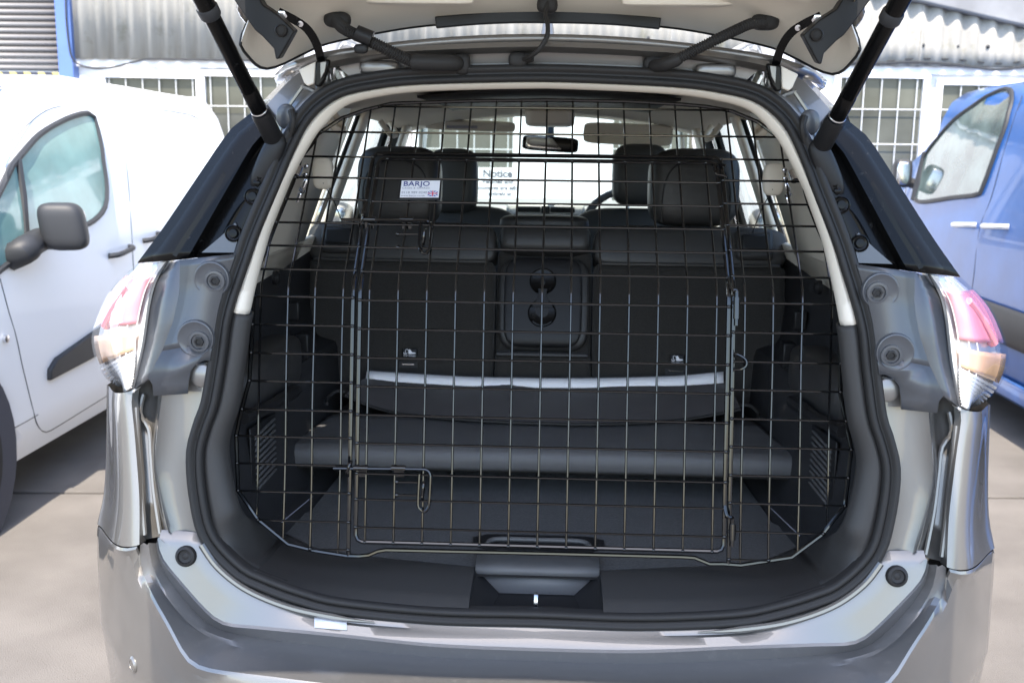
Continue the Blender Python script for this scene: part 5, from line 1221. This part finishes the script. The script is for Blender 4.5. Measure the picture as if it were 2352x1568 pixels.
# clamps with wing nuts at both sides
for px, py, sg in ((684, 395, -1), (1822, 405, 1)):
    q = Gp(px, py); d_ = (Gp(px-sg*7 if sg < 0 else px+6, py+20)-q).normalized() if False else (Gp(*((672, 425) if sg < 0 else (1830, 428)))-q).normalized()
    m = MB(); m.tube([q-d_*.012, q+d_*.012], .0075, 12); cl_ = m.build('clamp_sleeve', zinc, DG)
    for k, (dx, dz) in enumerate(((.018, .012), (.016, -.004))):
        m = MB(); m.lathe(q+Vector((-sg*dx, -.008, dz)), (0, -1, 0), [(.0055, -.004), (.0055, .003), (.003, .005), (0, .005)], 8); m.build('clamp_screw', zinc, DG)
    c = q+Vector((-sg*.010, -.012, -.036)); m = MB(); m.lathe(c, (0, -1, .2), [(.006, -.004), (.0065, .006), (.004, .009), (0, .009)], 12)
    for s2 in (-1, 1): m.ball(c+Vector((s2*.002-sg*.004*s2, -.004, s2*.013)), (.0045, .0018, .011), .7, Matrix.Rotation(-.4*sg, 3, 'Y'), 12, 8)
    m.build('wing_nut', zinc, DG)
# maker's plate on the door
A, Bq, Cq = Gp(921, 411)+Vector((0, -.018, 0)), Gp(1017, 411)+Vector((0, -.018, 0)), Gp(919, 457)+Vector((0, -.018, 0))
ux = (Bq-A).normalized(); Wd = (Bq-A).length; uy = (A-Cq); uy = (uy-ux*uy.dot(ux)); Hh = uy.length; uy.normalize(); un = ux.cross(uy)
def pl(a, b, d=0): return A + ux*(a*Wd) - uy*(b*Hh) + un*d
m = MB(); m.prism([pl(0, 0), pl(1, 0), pl(1, 1), pl(0, 1)], -un*.003); m.build('name_plate', blk_s, DOOR, bevel=.0022)
m = MB(); m.prism([pl(.055, .08, .0004), pl(.965, .08, .0004), pl(.96, .92, .0004), pl(.05, .92, .0004)], un*.0003); m.build('plate_label', label_w, DOOR)
text_mesh([('BARJO', .10*Wd, -.36*Hh, .335*Hh)], 1, label_blue, A, ux, uy, bold=.012, ext=.0012, spacing=1.05).build('plate_lettering', label_blue, DOOR)
text_mesh([('CAGES & GUARDS', .085*Wd, -.50*Hh, .115*Hh), ('www.barjo.co.uk', .075*Wd, -.87*Hh, .115*Hh)], 1, label_mid, A, ux, uy, ext=.0012, bold=.008, spacing=1.12).build('plate_lettering', label_mid, DOOR)
text_mesh([('0118 989 0240', .08*Wd, -.73*Hh, .15*Hh)], 1, label_mid, A, ux, uy, ext=.0012, bold=.008, spacing=1.05).build('plate_lettering', label_mid, DOOR)
fx, fy, fw_, fh = .70, .60, .23, .27
def fl_(a, b, d): return pl(fx+fw_*a, fy+fh*b, d)
def fstrip(mb, a, b, w, d): 
    a2, b2 = fl_(*a, d), fl_(*b, d); t = (b2-a2).normalized(); nn = t.cross(un).normalized()*w; mb.poly([a2-nn, b2-nn, b2+nn, a2+nn])
m = MB(); m.poly([fl_(0, 0, .0010), fl_(0, 1, .0010), fl_(1, 1, .0010), fl_(1, 0, .0010)]); m.build('flag_field', mat('flag_blue', (.10, .14, .45), .5), DOOR)
m = MB(); fstrip(m, (0, 0), (1, 1), .0010, .0012); fstrip(m, (0, 1), (1, 0), .0010, .0013); fstrip(m, (.5, 0), (.5, 1), .0020, .0014); fstrip(m, (0, .5), (1, .5), .0020, .0015); m.build('flag_white', label_w, DOOR)
m = MB(); fstrip(m, (.5, 0), (.5, 1), .0011, .0017); fstrip(m, (0, .5), (1, .5), .0011, .0018); m.build('flag_red', label_red, DOOR)
# ================================================================== folded cover lying on the shelf against the seat
hem = [(792, 908), (867, 938), (951, 954), (1101, 966), (1241, 972), (1384, 974), (1568, 964), (1701, 940)]
tpL = [(841, 872), (981, 880), (1111, 887), (1241, 889), (1377, 889), (1500, 886), (1568, 884), (1661, 878)]
tpU = [(843, 851), (981, 860), (1111, 866), (1241, 868), (1377, 868), (1500, 865), (1568, 862), (1661, 853)]
n = 40
r_u = crs([at(x, y, .700) for x, y in tpU], n); r_l = crs([at(x, y, .685) for x, y in tpL], n)
hemP = []
for x, y in hem:
    p = at(x, y, .60); 
    if p.z < .862: p = atz(x, y, .862)
    hemP.append(p)
r_h = crs(hemP, n)
random.seed(3)
midr = [[a.lerp(b, t)+Vector((0, -.012*math.sin(math.pi*t)+.004*math.sin(i*.7+t*4), .006*math.sin(math.pi*t)+.003*math.sin(i*.45+1+3*t))) for i, (a, b) in enumerate(zip(r_l, r_h))] for t in (0, .2, .4, .6, .8)]
m = MB(); m.grid([[p+Vector((0, .004, 0)) for p in r_u]] + midr + [r_h] + [[p+Vector((0, .03, -.004)) for p in r_h]])
CV = m.build('folded_cover', cloth_m, None, solid=.004)
tag(CV, 'dark cloth cover with a white edge strip lying on the boot shelf', 'cover')
m = MB(); m.grid([[p+Vector((0, -.004, .0)) for p in r_u], [a.lerp(b, .5)+Vector((0, -.006, 0)) for a, b in zip(r_u, r_l)], [p+Vector((0, -.006, 0)) for p in r_l]]); m.build('edge_strip', white_pl, CV, solid=.002)
m = MB(); m.tube([p+Vector((0, -.003, .001)) for p in r_h], .0035, 6); m.build('hem', rubber, CV)
for sg in (-1, 1):
    q = r_h[0] if sg < 0 else r_h[-1]; m = MB(); m.tube(crs([q+Vector((0, 0, .01)), q+Vector((sg*.02, -.01, .012)), q+Vector((sg*.035, -.03, .0)), q+Vector((sg*.03, -.06, -.006))], 12), .004, 6); m.build('pull_cord', rubber, CV)
